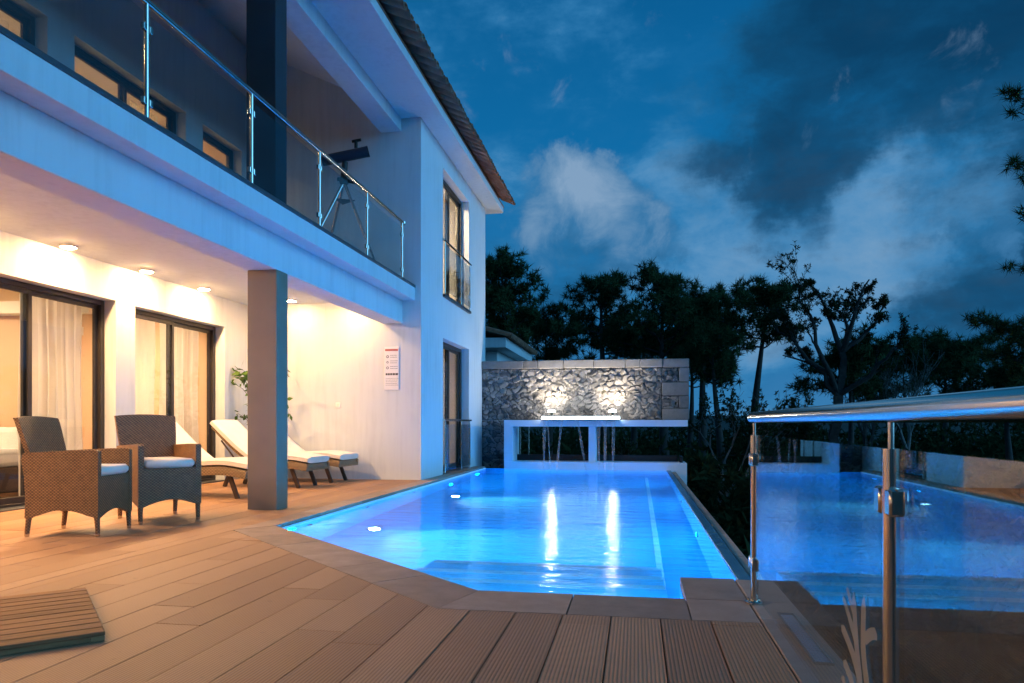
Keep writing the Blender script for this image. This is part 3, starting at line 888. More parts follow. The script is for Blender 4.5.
for a in ((-2.05,-2.05,.16,.05),(-1.98,-1.90,.05,.05),(-1.66,-1.76,.10,.07),(-1.30,-1.10,.10,.06),(-.82,-.82,.12,.05),(-.68,-.68,.14,.06),(-.5,-.5,.14,.05)): strand(*a)
for xx, lb in ((-1.97,'small round uplight on the fountain ledge nearer the house'),(-.54,'small round uplight on the fountain ledge nearer the wall end')):
    u = thing('uplight', lb, 'uplight', (xx,16.96,1.08), group='uplights washing the stone wall')
    h = MB(); h.lathe((xx,16.96,1.081),[(.06,0),(.06,.01),(.02,.015),(.02,.10),(.06,.115),(.083,.185),(.08,.19)],22); obj('housing', h, STEEL, u, 40)
    l = MB(); l.lathe((xx,16.96,1.272),[(.078,0),(.082,.02),(.065,.045),(.001,.06)],20); obj('lens', l, UPL, u, 40)
    sp2=bpy.data.lights.new('uplight_beam','SPOT'); sp2.energy=140; sp2.spot_size=R(120); sp2.spot_blend=.9; sp2.color=(1,.76,.50); sp2.shadow_soft_size=.05
    so2=bpy.data.objects.new('uplight_beam',sp2); COL.objects.link(so2); so2.parent=u; so2.location=(0,.0,.275); so2.rotation_euler=Vector((0,-.60,-1)).to_track_quat('Z','Y').to_euler()

# ------------------------------------------------------------------ stone wall with real relief
sw_ = thing('stone_wall', 'grey rubble stone wall with dressed cap stones rising behind the fountain', 'wall', (-1.2,17.6,0))
def rubble(x0, x1, z0, z1, y, hole=None):
    sx, sz = int((x1-x0)/.02), int((z1-z0)/.02)
    gx = np.linspace(x0,x1,sx+1); gz = np.linspace(z0,z1,sz+1)
    GXm, GZ = np.meshgrid(gx,gz)
    # jittered seeds of uneven size
    px=[];pz=[]
    zz = z0-.2; row=0
    while zz < z1+.2:
        xx = x0-.3; hgt = RNG.uniform(.06,.14)
        while xx < x1+.3:
            w = RNG.uniform(.06,.25); px.append(xx+w/2+RNG.normal(0,.02)); pz.append(zz+hgt/2+RNG.normal(0,.035)); xx += w
        zz += hgt
    px=np.array(px);pz=np.array(pz)
    wx = GXm + .03*np.sin(GZ*23+GXm*9) ; wz = GZ + .025*np.sin(GXm*19+GZ*7)
    d = np.sqrt(((wx[...,None]-px)*.8)**2+((wz[...,None]-pz)*1.15)**2)
    o = np.argpartition(d,1,axis=-1)[...,:2]; dv = np.take_along_axis(d,o,-1)
    sw2 = dv[...,0]>dv[...,1]; f1=np.minimum(dv[...,0],dv[...,1]); f2=np.maximum(dv[...,0],dv[...,1]); idx=np.where(sw2,o[...,1],o[...,0])
    e = np.clip((f2-f1)/.035,0,1); e = e*e*(3-2*e)
    depth = RNG.uniform(.008,.05,len(px))[idx]; tl = RNG.normal(0,.22,(len(px),2))[idx]
    h = e*(depth + tl[...,0]*(GXm-px[idx]) + tl[...,1]*(GZ-pz[idx])) + np.array([[.016*mnoise.turbulence(Vector((a*9,b*9,y)),4,False) for a in gx] for b in gz])*e + RNG.normal(0,.002,GXm.shape)
    edge = np.minimum.reduce([GXm-x0,x1-GXm,GZ-z0,z1-GZ]); h *= np.clip(edge/.02,0,1)
    tint = np.where(e<.2, .12, RNG.uniform(.25,1,len(px))[idx]).astype(float)
    vs = [(float(a),float(y-b),float(c)) for a,b,c in zip(GXm.ravel(),h.ravel(),GZ.ravel())]
    W = sx+1; mb = MB(); o0=len(mb.v); mb.v += vs
    tt = tint
    for j in range(sz):
        for i in range(sx):
            mb.f.append((j*W+i,j*W+i+1,(j+1)*W+i+1,(j+1)*W+i)); mb.attr.append(float(tt[j,i]))
    return mb
m1 = rubble(-3.748,.60,1.085,2.33,17.40)
m2 = rubble(-3.748,-3.04,-.35,1.08,17.402)
o0 = len(m1.v); m1.v += m2.v; m1.f += [[o0+i for i in f] for f in m2.f]; m1.attr += m2.attr
obj('rubble', m1, STONE, sw_, 50, recalc=False, tint=True)
mb = MB(); mb.box(-3.748,1.22,17.41,17.9,1.085,2.33); mb.box(-3.748,-3.03,17.41,17.9,-.6,1.08); obj('core', mb, SOIL, sw_)
mb = MB()
xs_ = [-3.748,-2.7,-2.35,-1.72,-1.0,-.25,.1,.62]
for a,b in zip(xs_[:-1],xs_[1:]): mb.box(a+.004,b-.004,17.33,17.95,2.335,2.53,.012,random.uniform(.5,1))
obj('cap_stones', mb, STONE, sw_, tint=True)
mb = MB()
for (a,b,c,d) in ((.62,1.23,2.32,2.53),(1.0,1.23,1.98,2.315),(.605,1.225,1.66,1.975),(1.0,1.23,1.36,1.655),(.605,1.23,1.085,1.355)):
    mb.box(a+.004,b,17.345,17.92,c+.003,d-.003,.014,random.uniform(.5,.95))
obj('quoins', mb, STONE, sw_, tint=True)
m3 = rubble(.607,.998,1.36,1.655,17.40); m4 = rubble(.607,.998,1.98,2.315,17.40)
o0=len(m3.v); m3.v += m4.v; m3.f += [[o0+i for i in f] for f in m4.f]; m3.attr += m4.attr
obj('rubble_infill', m3, STONE, sw_, 50, recalc=False, tint=True)

# slim posts seen through the fountain opening
for xx, lb in ((-2.98,'slim pale garden post seen through the fountain opening by its white side'),(-2.76,'slim pale garden post just inside the fountain opening beside its twin')):
    p = thing('garden_post', lb, 'post', (xx,18.6,-3), group='posts behind the fountain')
    m = MB(); m.tube([(xx,18.6,-3),(xx,18.6,.98)], .017, 10); obj('shaft', m, STEEL, p, 40)
    m = MB(); m.lathe((xx,18.6,.98),[(.022,0),(.022,.02),(.01,.03)],10); obj('cap', m, STEEL, p, 40)

# ------------------------------------------------------------------ annex behind
an = thing('annex_building', 'small white building with overhanging tiled eave behind the stone wall', 'building', (-5.5,22,-.5))
mb = MB(); mb.box(-8,-4.05,20.9,25,-2.5,3.14); obj('wall', mb, PL, an)
mb = MB(); mb.box(-8.2,-3.62,20.0,25.2,3.15,3.43,.006); obj('eave', mb, PL, an)
mb = MB()
mb.prism([(-3.5,3.44),(-3.5,3.50),(-6.5,4.35),(-6.5,4.25)], 1, 19.9, 25.3)
for k in range(24): mb.tube([(-3.44,20.0+k*.225,3.47),(-6.5,20.0+k*.225,4.34)], .08, 8)
obj('roof', mb, TILE, an, 40)

# ------------------------------------------------------------------ armchairs
def superbox(mb, x0,x1,y0,y1,z0,z1,b): mb.box(x0,x1,y0,y1,z0,z1,b)
def make_chair(label):
    c = thing('armchair', label, 'armchair', (0,0,0), 0, 'wicker armchairs on the deck', local=True)
    # local: front = +X, width along Y (-.31...31)
    W = .305; D0, D1 = -.34, .34
    def side(y0, y1):
        m = MB()
        prof = [(D1,.03)]
        prof = []
        # outline in x,z : arm top slopes down to the front a little, back edge raked, arch at bottom
        prof += [(D1,.17),(D1,.775),(D1-.02,.79)]
        prof += [(.1,.787),(-.15,.775),(D0-.02,.765),(D0-.035,.70),(D0-.01,.55),(D0,.35),(D0-.005,.17)]
        for k in range(1,10):
            t = k/10; xx = D0+.04+(D1-D0-.08)*t; prof.append((xx,.17+.075*math.sin(PI*t)))
        m.prism(prof, 1, y0, y1); return m
    for (q0,q1) in ((-W,-W+.055),(W-.055,W)): obj('arm', side(q0,q1), WICK, c, world=False)
    # front apron with arch, back apron
    m = MB()
    ap = [(-W+.056,.17),(-W+.056,.55),(W-.056,.55),(W-.056,.17)] + [(W-.056-(2*W-.112)*k/10,.17+.06*math.sin(PI*k/10)) for k in range(1,10)]
    m.prism(ap, 0, D1-.045, D1-.005); m.prism(ap, 0, D0, D0+.04)
    m.box(D0+.04,D1-.046,-W+.056,W-.056,.50,.548)
    obj('seat_frame', m, WICK, c, world=False)
    # backrest: raked, wider at top
    m = MB(); vs=[]; fs=[]; N=10; Mw=8
    for s_ in (0,1):
        for i in range(N+1):
            t=i/N; z=.52+.58*t; w=.245+.06*t+.01*math.sin(PI*t)
            for j in range(Mw+1):
                q=-1+2*j/Mw
                x=D0+.10-.17*t-.045*(s_)-.03*(1-q*q)*t + .0
                zz=z-(.018*q*q if i==N else 0)
                vs.append((x,w*q,zz))
    S=(N+1)*(Mw+1)
    for i in range(N):
        for j in range(Mw):
            a=i*(Mw+1)+j; fs += [(a,a+1,a+Mw+2,a+Mw+1),(S+a,S+a+Mw+1,S+a+Mw+2,S+a+1)]
    for i in range(N):
        for j in (0,Mw):
            a=i*(Mw+1)+j; fs.append((a,a+Mw+1,S+a+Mw+1,S+a))
    for j in range(Mw):
        for i in (0,N):
            a=i*(Mw+1)+j; fs.append((a,a+1,S+a+1,S+a))
    m.add(vs,fs); obj('backrest', m, WICK, c, 40, world=False)
    m = MB(); m.box(D0+.07,D1+.012,-W+.062,W-.062,.549,.64,.03); obj('seat_cushion', m, CUSH, c, 60, world=False)
    for (sx_,sy_) in ((D1-.025,-W+.027),(D1-.025,W-.027),(D0+.02,-W+.027),(D0+.02,W-.027)):
        m = MB(); dx = -.02 if sx_ < 0 else .008
        m.tube([(sx_,sy_,.19),(sx_+dx,sy_,.028)], [.026,.021], 10); l = obj('leg', m, WICK, c, 40, world=False)
        m = MB(); m.tube([(sx_+dx,sy_,.030),(sx_+dx,sy_,.001)], [.022,.018], 10); obj('foot_cap', m, STEEL, l, 40, world=False)
    return c
ch1 = make_chair('brown wicker armchair seen from the side at the picture edge')
ch1.location = (-5.02,5.84,0); ch1.rotation_euler = (0,0,R(10))
ch2 = copy_tree(ch1); ch2['label'] = 'brown wicker armchair facing the pool in front of the sun loungers'
ch2.location = (-4.92,6.80,0); ch2.rotation_euler = (0,0,R(-36)); ch1.scale = (.94,.94,.97)

# ------------------------------------------------------------------ loungers
def smooth_path(pts, m=8):
    out=[]; pts=[Vector(p) for p in pts]
    for i in range(len(pts)-1):
        p0=pts[max(i-1,0)];p1=pts[i];p2=pts[i+1];p3=pts[min(i+2,len(pts)-1)]
        for q in range(m):
            t=q/m; out.append(.5*((2*p1)+(p2-p0)*t+(2*p0-5*p1+4*p2-p3)*t*t+(3*p1-p0-3*p2+p3)*t**3))
    out.append(pts[-1]); return out
def slab_along(path, y0, y1, th, mb, b=.02):
    """band that follows a path in x,z with thickness th below/above"""
    N=len(path); vs=[]; fs=[]
    sec=[(0,b),(0,1-b),(b*.6,1),(1-b*.6,1),(1,1-b),(1,b),(1-b*.6,0),(b*.6,0)]
    for i,p in enumerate(path):
        d=(path[min(i+1,N-1)]-path[max(i-1,0)]).normalized(); nrm=Vector((-d.y,d.x))
        if nrm.y<0: nrm=-nrm
        for (a,c) in sec:
            y=y0+(y1-y0)*(a if True else 0); q=p+nrm*th*c
            vs.append((q.x,y,q.y))
    n=len(sec)
    for i in range(N-1):
        for k in range(n): fs.append((i*n+k,i*n+(k+1)%n,(i+1)*n+(k+1)%n,(i+1)*n+k))
    fs.append(tuple(range(n))); fs.append(tuple(range((N-1)*n,N*n)))
    mb.add(vs,fs)
def make_lounger(label):
    # local: foot at +X 0, head towards -X; width along Y
    c = thing('sun_lounger', label, 'sun lounger', (0,0,0), 0, 'sun loungers in a row under the porch', local=True)
    W=.37
    base = smooth_path([(.0,.27),(-.35,.315),(-.75,.30),(-1.15,.27),(-1.62,.30)])
    back = smooth_path([(-.98,.36),(-1.3,.58),(-1.68,.93)])
    m=MB(); slab_along(base,-W,-W+.05,.11,m); slab_along(base,W-.05,W,.11,m)
    slab_along(base[:17],-W+.051,W-.051,.05,m); m.box(-.045,.0,-W+.051,W-.051,.272,.375,.01)
    obj('frame', m, WICKL, c, 50, world=False)
    m=MB(); slab_along(back,-W+.055,W-.055,.04,m); bo=obj('back_frame', m, WICKL, c, 50, world=False)
    for s_ in (-1,1):
        m=MB(); m.tube([(-1.50,s_*(W-.06),.73),(-1.20,s_*(W-.05),.38)], .014, 8); m.box(-1.25,-1.10,s_*(W-.045)-.012,s_*(W-.045)+.012,.36,.40,.005); obj('strut', m, DARKF, bo, 40, world=False)
    m=MB(); sp_=smooth_path([(.01,.385),(-.35,.43),(-.75,.415),(-1.0,.40)]); slab_along(sp_,-W+.015,W-.015,.10,m,.22); 
    obj('seat_cushion', m, CUSH, c, 60, world=False)
    m=MB(); bp=smooth_path([(-1.0,.41),(-1.30,.63),(-1.70,.985)]); slab_along(bp,-W+.02,W-.02,.10,m,.22); obj('back_cushion', m, CUSH, c, 60, world=False)
    for (xx,dx) in ((-.30,.12),(-1.35,-.12)):
        for s_ in (-1,1):
            m=MB(); q=Matrix.Translation((xx,s_*(W-.10),.30)) @ Matrix.Rotation(math.atan2(-dx,.30),4,'Y')
            m.box(-.03,.03,-.018,.018,-.325,.0,.004,M=q); obj('leg', m, DARKF, c, world=False)
    return c
l1 = make_lounger('cream cushioned wicker lounger just behind the armchairs, foot end hidden by the column')
l1.location = (-5.02,9.07,0); l1.rotation_euler = (0,0,R(-4))
l2 = copy_tree(l1); l2['label'] = 'middle cream cushioned wicker lounger, its raised back showing beside the column'
l2.location = (-4.94,10.66,0); l2.rotation_euler = (0,0,R(-3))
l3 = copy_tree(l1); l3['label'] = 'cream cushioned wicker lounger along the end wall, raised back hidden behind the column'
l3.location = (-4.86,11.70,0); l3.rotation_euler = (0,0,R(-3))

# ------------------------------------------------------------------ duckboard
dk = thing('duckboard', 'square slatted wooden duckboard lying askew on the deck', 'duckboard', (-2.4,2.94,0), math.atan2(-.70,-.715), local=True)
# local x: along the slats (away from the right corner), local y: toward the back corner (negative = away)
m=MB(); npl=11; S=1.1; pw=S/npl
for k in range(npl): m.box(0,1.12,-(k+1)*pw+.006,-k*pw-.006,.026,.045,.004,random.random())
obj('slats', m, MATW, dk, world=False, tint=True)
m=MB()
for xx in (.0,.36,.72,1.06): m.box(xx+.002,xx+.06,-S+.01,-.008,.001,.0255,.003,random.random())
m.box(.06,1.1,-.03,-.009,.002,.0252,.002,.2)
obj('battens', m, MATW, dk, world=False, tint=True)

# ------------------------------------------------------------------ pot plant behind the column
pp = thing('potted_plant', 'slender leafy pot plant in the porch corner partly hidden by the column', 'plant', (-6.5,11.85,0))
m=MB(); m.lathe((-6.5,11.85,.002),[(.15,0),(.2,.3),(.22,.42),(.205,.43),(.19,.38)],24); obj('pot', m, CLAY, pp, 40)
m=MB(); stems=[]
for k in range(9):
    a=k*2.4; tip=Vector((-6.5+.5*math.cos(a)*random.uniform(.5,1.2), 11.72+.28*math.sin(a), random.uniform(1.1,1.95)))
    pts=[Vector((-6.5,11.85,.38)), Vector((-6.5+.1*math.cos(a),11.82+.05*math.sin(a),1.0)), tip]
    sp_=[]
    for i in range(9):
        t=i/8; sp_.append(pts[0]*(1-t)**2+pts[1]*2*t*(1-t)+pts[2]*t*t)
    m.tube(sp_, [.012-.009*i/8 for i in range(9)], 6); stems.append(sp_)
for (ux,zz) in ((228,376),(222,384),(236,370),(242,378),(291,414),(289,372)):
    d=raydir(ux,zz); k=11.75/d.y; tip=Vector((d.x*k,11.75,1+d.z*k))
    pts=[Vector((-6.5,11.85,.6)), Vector((-6.5+(tip.x+6.5)*.25,11.8,tip.z+.15)), tip]; sp_=[]
    for i in range(9):
        t=i/8; sp_.append(pts[0]*(1-t)**2+pts[1]*2*t*(1-t)+pts[2]*t*t)
    m.tube(sp_, [.008-.006*i/8 for i in range(9)], 5); stems.append(sp_)
obj('stems', m, BARK, pp, 40)
m=MB()
for sp_ in stems:
    for i in range(3,9):
        for q in range(3):
            p=sp_[i]+Vector((random.uniform(-.04,.04),random.uniform(-.03,.03),random.uniform(-.05,.05)))
            d=Vector((random.gauss(0,1),random.gauss(0,.6),random.gauss(.1,.7))).normalized(); w=d.cross(Vector((random.random(),random.random(),random.random()))).normalized()
            ln=random.uniform(.09,.16); ww=ln*.26
            m.add([p,p+d*ln*.5+w*ww,p+d*ln,p+d*ln*.5-w*ww],[(0,1,2,3)],random.random())
obj('leaves', m, PLANTL, pp, recalc=False, tint=True)

# ------------------------------------------------------------------ telescope on the balcony
tc = Vector((-5.15,12.0-.15,3.45))
te = thing('telescope', 'dark blue reflector telescope on a silver tripod on the balcony', 'telescope', tuple(tc))
def P3(u,y,X):
    d=raydir(u,y); k=X/d.x; return Vector((X,d.y*k,1+d.z*k))
def PY(u,y,Y):
    d=raydir(u,y); k=Y/d.y; return Vector((d.x*k,Y,1+d.z*k))
a=PY(322,161,11.75); b=PY(368,151.5,11.95); dv=(b-a).normalized()
m=MB(); m.tube([a,a+dv*.02,b-dv*.05,b], [.085,.092,.092,.097], 24); tb=obj('tube', m, TELE, te, 40)
m=MB(); m.tube([b,b+dv*.012], [.10,.09], 20); obj('mirror_cell', m, BLACK, tb, 40)
m=MB(); q=PY(356,147,11.9); m.tube([q+Vector((0,0,-.02)),q+Vector((0,0,.10))], .03, 12); m.tube([q+Vector((-.07,0,.1)),q+Vector((.09,0,.12))], .026, 12); obj('finder_scope', m, BLACK, tb, 40)
hub=PY(344,176,11.85)
m=MB(); m.tube([(a+b)/2+Vector((0,0,-.10)),hub], [.05,.06], 12); m.tube([hub+Vector((-.12,.02,-.04)),hub+Vector((.2,0,-.12))], .035, 10); m.lathe(hub+Vector((0,0,-.14)),[(.07,0),(.09,.06),(.05,.14)],14); obj('mount', m, BLACK, te, 40)
feet=[PY(325,219,11.5),PY(362,228,11.7),PY(336,216,12.15)]
for f_ in feet:
    top=hub+Vector((0,0,-.1)); d=(f_-top); k=(3.452-top.z)/d.z if d.z<-.01 else 1; end=top+d*k
    end.z=3.452
    mid=top+(end-top)*.6
    m=MB(); m.tube([top,mid], .028, 10); lg=obj('tripod_leg', m, STEEL, te, 40)
    m=MB(); m.tube([mid-(end-top)*.03,end], .018, 10); obj('leg_extension', m, BLACK, lg, 40)
m=MB(); cz=hub.z-.45; m.lathe((hub.x,hub.y,cz),[(.02,0),(.2,.005),(.2,.02),(.02,.025)],3); obj('accessory_tray', m, BLACK, te)
# small balcony chair
bc = thing('balcony_chair', 'small pale blue chair standing on the balcony below the telescope', 'chair', (-5.3,9.5,3.45), R(-10), local=True)
m=MB(); m.box(-.22,.22,-.22,.22,.40,.44,.01); obj('seat', m, FRAMEW, bc, world=False)
m=MB(); m.box(-.24,-.20,-.22,.22,.46,.84,.01); obj('backrest', m, FRAMEW, bc, world=False)
for sx_ in (-.19,.19):
    for sy_ in (-.19,.19):
        m=MB(); m.tube([(sx_,sy_,.40),(sx_*1.1,sy_*1.1,0.001)], .014, 8); obj('leg', m, STEEL, bc, 40, world=False)
m=MB(); m.tube([(-.215,-.2,.44),(-.225,-.2,.47)], .012, 8); m.tube([(-.215,.2,.44),(-.225,.2,.47)], .012, 8); obj('back_bracket', m, STEEL, bc, 40, world=False)

# ------------------------------------------------------------------ trees
def tuft_arrays(centers, nn_, lmin, lmax, w, up=.25, rng=RNG):
    """needle tufts: thin triangles radiating from each centre"""
    C = np.repeat(np.asarray(centers), nn_, axis=0); N=len(C)
    d = rng.normal(0,1,(N,3)); d[:,2]+=up; d/=np.linalg.norm(d,axis=1)[:,None]
    r = rng.normal(0,1,(N,3)); s=np.cross(d,r); s/=np.linalg.norm(s,axis=1)[:,None]+1e-9
    ln = rng.uniform(lmin,lmax,(N,1)); st = C + d*ln*.05
    v = np.empty((N,3,3)); v[:,0]=st-s*w; v[:,1]=st+s*w; v[:,2]=C+d*ln
    return v.reshape(-1,3)
def tri_obj(name, V, mat, parent, off, clump=1):
    n=len(V)//3; me=bpy.data.meshes.new(name)
    me.vertices.add(len(V)); me.vertices.foreach_set('co',(V-np.array(off)).astype(np.float32).ravel())
    me.loops.add(len(V)); me.loops.foreach_set('vertex_index',np.arange(len(V),dtype=np.int32))
    me.polygons.add(n); me.polygons.foreach_set('loop_start',np.arange(0,len(V),3,dtype=np.int32)); me.polygons.foreach_set('loop_total',np.full(n,3,dtype=np.int32))
    me.update(); me.validate()
    a=me.attributes.new('tint','FLOAT','FACE')
    g=RNG.uniform(0,1,n//clump+1).repeat(clump)[:n]
    a.data.foreach_set('value',g.astype(np.float32))
    me.materials.append(mat); o=bpy.data.objects.new(name,me); return link(o,parent)

def pine(label, x, y, top, crown0, spread, seed, lean=0.0, density=1.0, group='pine trees behind the wall', flat=.5, nn_=24, lsz=1.0):
    rg=np.random.default_rng(seed); z0=terr(x,y)-.1
    t=thing('pine_tree', label, 'tree', (x,y,z0), group=group)
    H=top-z0; mb=MB(); path=[]; r0=.10+.018*H
    for i in range(13):
        s=i/12; path.append(Vector((x+lean*s*s*H*.12+.14*math.sin(s*5+seed)*s, y+.12*math.cos(s*4+seed*2)*s, z0+H*s*.97)))
    mb.tube(path,[r0*(1-.88*i/12) for i in range(13)],9)
    cents=[]; c0=(crown0-z0)/H
    nl=int(17*density+5)
    for k in range(nl):
        s=c0+(1-c0)*((k+rg.uniform(0,.9))/nl)*.99; i=min(int(s*12),11); p=path[i].lerp(path[i+1],s*12-i)
        rel=(s-c0)/(1-c0)
        env=spread*(math.sin(PI*min(1,(.22+.78*rel))**.9)*.85+.18)*rg.uniform(.55,1.15)
        if rg.random()<.15: env*=.5
        a=k*2.399+rg.uniform(-.5,.5); up=rg.uniform(.05,.5)+.25*rel
        dirh=Vector((math.cos(a),math.sin(a),up)).normalized()
        q=[p]; m_=6; cur=p.copy(); dv=dirh.copy()
        for j in range(m_):
            dv=(dv+Vector((rg.normal(0,.16),rg.normal(0,.16),rg.normal(.03,.12)))).normalized(); cur=cur+dv*env/m_; q.append(cur.copy())
        rr=max(.015,r0*(1-.85*s)*.42); mb.tube(q,[rr*(1-.75*j/m_) for j in range(m_+1)],6)
        # side shoots carry the clumps
        for j in range(2,m_+1):
            for w in range(2 if j<m_ else 4):
                bd=(dv+Vector((rg.normal(0,.8),rg.normal(0,.8),rg.normal(.25,.4)))).normalized()
                ln=rg.uniform(.18,.6)*min(1.2,.5+.15*spread); e=q[j]+bd*ln
                mb.tube([q[j],q[j]+bd*ln*.6+Vector((0,0,.03)),e],[rr*.35,rr*.25,.008],4)
                nc=int(rg.integers(1,4))
                for _ in range(nc): cents.append(tuple(e+Vector((rg.normal(0,.15),rg.normal(0,.15),rg.normal(.02,.09)))))
    tp=path[-1]
    for _ in range(16): cents.append(tuple(tp+Vector((rg.normal(0,.18),rg.normal(0,.18),rg.normal(0,.22)))))
    obj('trunk', mb, BARK, t, 60, recalc=False)
    V=tuft_arrays(cents,nn_,.16*lsz,.34*lsz,.016*lsz,.35,rg)
    tri_obj('crown',V,NEEDLE,t,OFF[t.name],nn_)
    return t

def at(u, y, Y):
    p=PY(u,y,Y); return p
# pines (picture column, top row, depth)
for (u,ytop,Y,yc,spr,sd,ln,den,lb) in (
    (502,258,26,345,1.7,11,.0,1.7,'dense dark pine tree rising directly behind the house corner'),
    (548,322,33,372,2.3,12,0,1.1,'low dark pine tree between the house corner and the stone wall top'),
    (604,279,31,352,1.9,13,0,1.1,'open crowned pine tree standing alone above the middle of the stone wall'),
    (664,277,30,362,2.2,14,0,1.4,'broad dense pine tree above the dressed end of the stone wall'),
    (633,330,38,385,2.4,25,0,1.0,'small pine tree filling the gap above the stone wall'),
    (704,296,34,352,1.8,15,0,1.1,'pine tree just beyond the end of the stone wall'),
    (752,291,30,345,2.0,16,.4,1.0,'pine tree whose crown mingles with the bare branched tree'),
    (722,335,27,385,1.3,26,-.3,.6,'thin leaning pine tree just past the stone wall end'),
    (690,345,36,385,2.0,42,0,1.1,'low pine tree behind the end of the stone wall'),
    (850,352,36,392,2.1,43,0,1.0,'low bushy pine tree to the far side of the tall sparse tree'),
    (945,347,44,392,2.6,18,0,1.0,'distant round pine tree above the handrail'),
    (905,362,50,398,2.5,19,0,.9,'faraway low pine tree beside the bare branched tree'),
    (1010,372,30,420,2.2,20,0,1.0,'low pine tree above the handrail near the picture edge')):
    p=at(u,ytop,Y); c=at(u,yc,Y)
    pine(lb,p.x,Y,p.z,c.z,spr*Y/30,sd,ln,den,nn_=26,lsz=Y/26)

# tall near pine whose branch tips reach in from the picture edge
def edge_pine():
    x,y=11.6,18.0; z0=terr(x,y)-.1; rg=np.random.default_rng(5)
    t=thing('pine_tree','tall near pine whose branch tips hang in from the picture edge','tree',(x,y,z0),group='pine trees behind the wall')
    mb=MB(); path=[Vector((x+.15*math.sin(i*.8),y,z0+14.5*i/14)) for i in range(15)]
    mb.tube(path,[.24*(1-.8*i/14) for i in range(15)],10)
    cents=[]
    tips=[(1010,95,17.0,3),(1018,112,17.0,2),(1016,165,17.2,3),(1022,180,17.1,2),(1018,218,17,2),(1020,268,17.2,2),
          (985,322,17.5,5),(1003,330,17.4,5),(1015,338,17.3,6),(1022,326,17.2,4),(994,352,17.4,3),(1010,358,17.5,5),(1020,372,17.4,5),(1028,350,17.2,6),(1040,340,17.2,6),(978,318,17.5,2)]
    for (u,yy,Y,n_) in tips:
        e=at(u,yy,Y); b=Vector((x,y,min(e.z+rg.uniform(-1.2,-.2),z0+14)))
        for pth in path:
            pass
        mid=b.lerp(e,.55)+Vector((0,0,-.25))
        q=[b.lerp(mid,k/4) for k in range(5)]+[mid.lerp(e,k/4) for k in range(1,5)]
        mb.tube(q,[.05-.005*k for k in range(9)],6)
        for k in range(n_*3): cents.append(tuple(e+Vector((rg.normal(0,.10),rg.normal(0,.14),rg.normal(0,.07)))))
        for k in range(n_): 
            s=rg.uniform(.55,1); cents.append(tuple(mid.lerp(e,s)+Vector((rg.normal(0,.08),rg.normal(0,.1),rg.normal(.05,.06)))))
    # more crown outside the frame
    for k in range(60):
        z=rg.uniform(3,z0+14.5); a=rg.uniform(-1.2,1.6); r=rg.uniform(.8,2.6)
        p=Vector((x+r*math.cos(a),y+r*math.sin(a),z)); b=Vector((x,y,z-.4)); mb.tube([b,p],[.04,.012],5)
        for _ in range(6): cents.append(tuple(p+Vector((rg.normal(0,.2),rg.normal(0,.2),rg.normal(0,.1)))))
    obj('trunk',mb,BARK,t,60,recalc=False)
    tri_obj('crown',tuft_arrays(cents,30,.12,.26,.010,.3,rg),NEEDLE,t,OFF[t.name],30)
edge_pine()

# sparse broadleaf tree with bare twigs
def sparse_tree(label,x,y,top,spread,seed,leafy=.5,depth=6,lean=.12,first=.25,group=None,bark=BARK,half=None):
    rg=np.random.default_rng(seed); z0=terr(x,y)-.1; H=top-z0
    t=thing('broadleaf_tree',label,'tree',(x,y,z0),group=group); mb=MB(); cents=[]
    def grow(p,d,ln,r,lv):
        q=[p]; cur=p.copy(); dv=d.copy(); n_=4
        for j in range(n_):
            dv=(dv+Vector((rg.normal(0,.13),rg.normal(0,.13),rg.normal(.04,.10)))).normalized(); cur=cur+dv*ln/n_; q.append(cur.copy())
        mb.tube(q,[r*(1-.4*j/n_) for j in range(n_+1)],7 if lv<2 else 4,cap=False)
        if lv>=depth-2:
            for j in range(1,n_+1):
                if rg.random()<leafy: 
                    for _ in range(2): cents.append(tuple(q[j]+Vector((rg.normal(0,.07),rg.normal(0,.07),rg.normal(0,.07)))))
        if lv>=depth: return
        nb=2 if rg.random()<.45 else 3
        for b in range(nb):
            a=rg.uniform(0,2*PI); tilt=rg.uniform(.3,.75)
            o=dv.orthogonal().normalized(); o2=dv.cross(o); nd=(dv*math.cos(tilt)+(o*math.cos(a)+o2*math.sin(a))*math.sin(tilt)*spread)
            nd=(nd+Vector((lean*.3,0,.10))).normalized()
            grow(q[-1] if b<2 else q[2],nd,ln*rg.uniform(.66,.86),r*.6,lv+1)
    grow(Vector((x,y,z0)),Vector((lean,0,1)).normalized(),H*first,.02*H+.05,0)
    # scale so that it reaches the wanted height
    zz=max(v[2] for v in mb.v); k=(top-z0)/(zz-z0)
    mw=max(abs(v[0]-x) for v in mb.v); kh=(half/mw) if half else k*.75
    sc_=lambda p:(x+(p[0]-x)*kh,y+(p[1]-y)*kh,z0+(p[2]-z0)*k)
    mb.v=[sc_(v) for v in mb.v]; cents=[sc_(c) for c in cents]
    obj('trunk',mb,bark,t,60,recalc=False)
    if cents: tri_obj('crown',tuft_arrays(cents,6,.05,.13,.022,.2,rg),LEAFM,t,OFF[t.name],7)
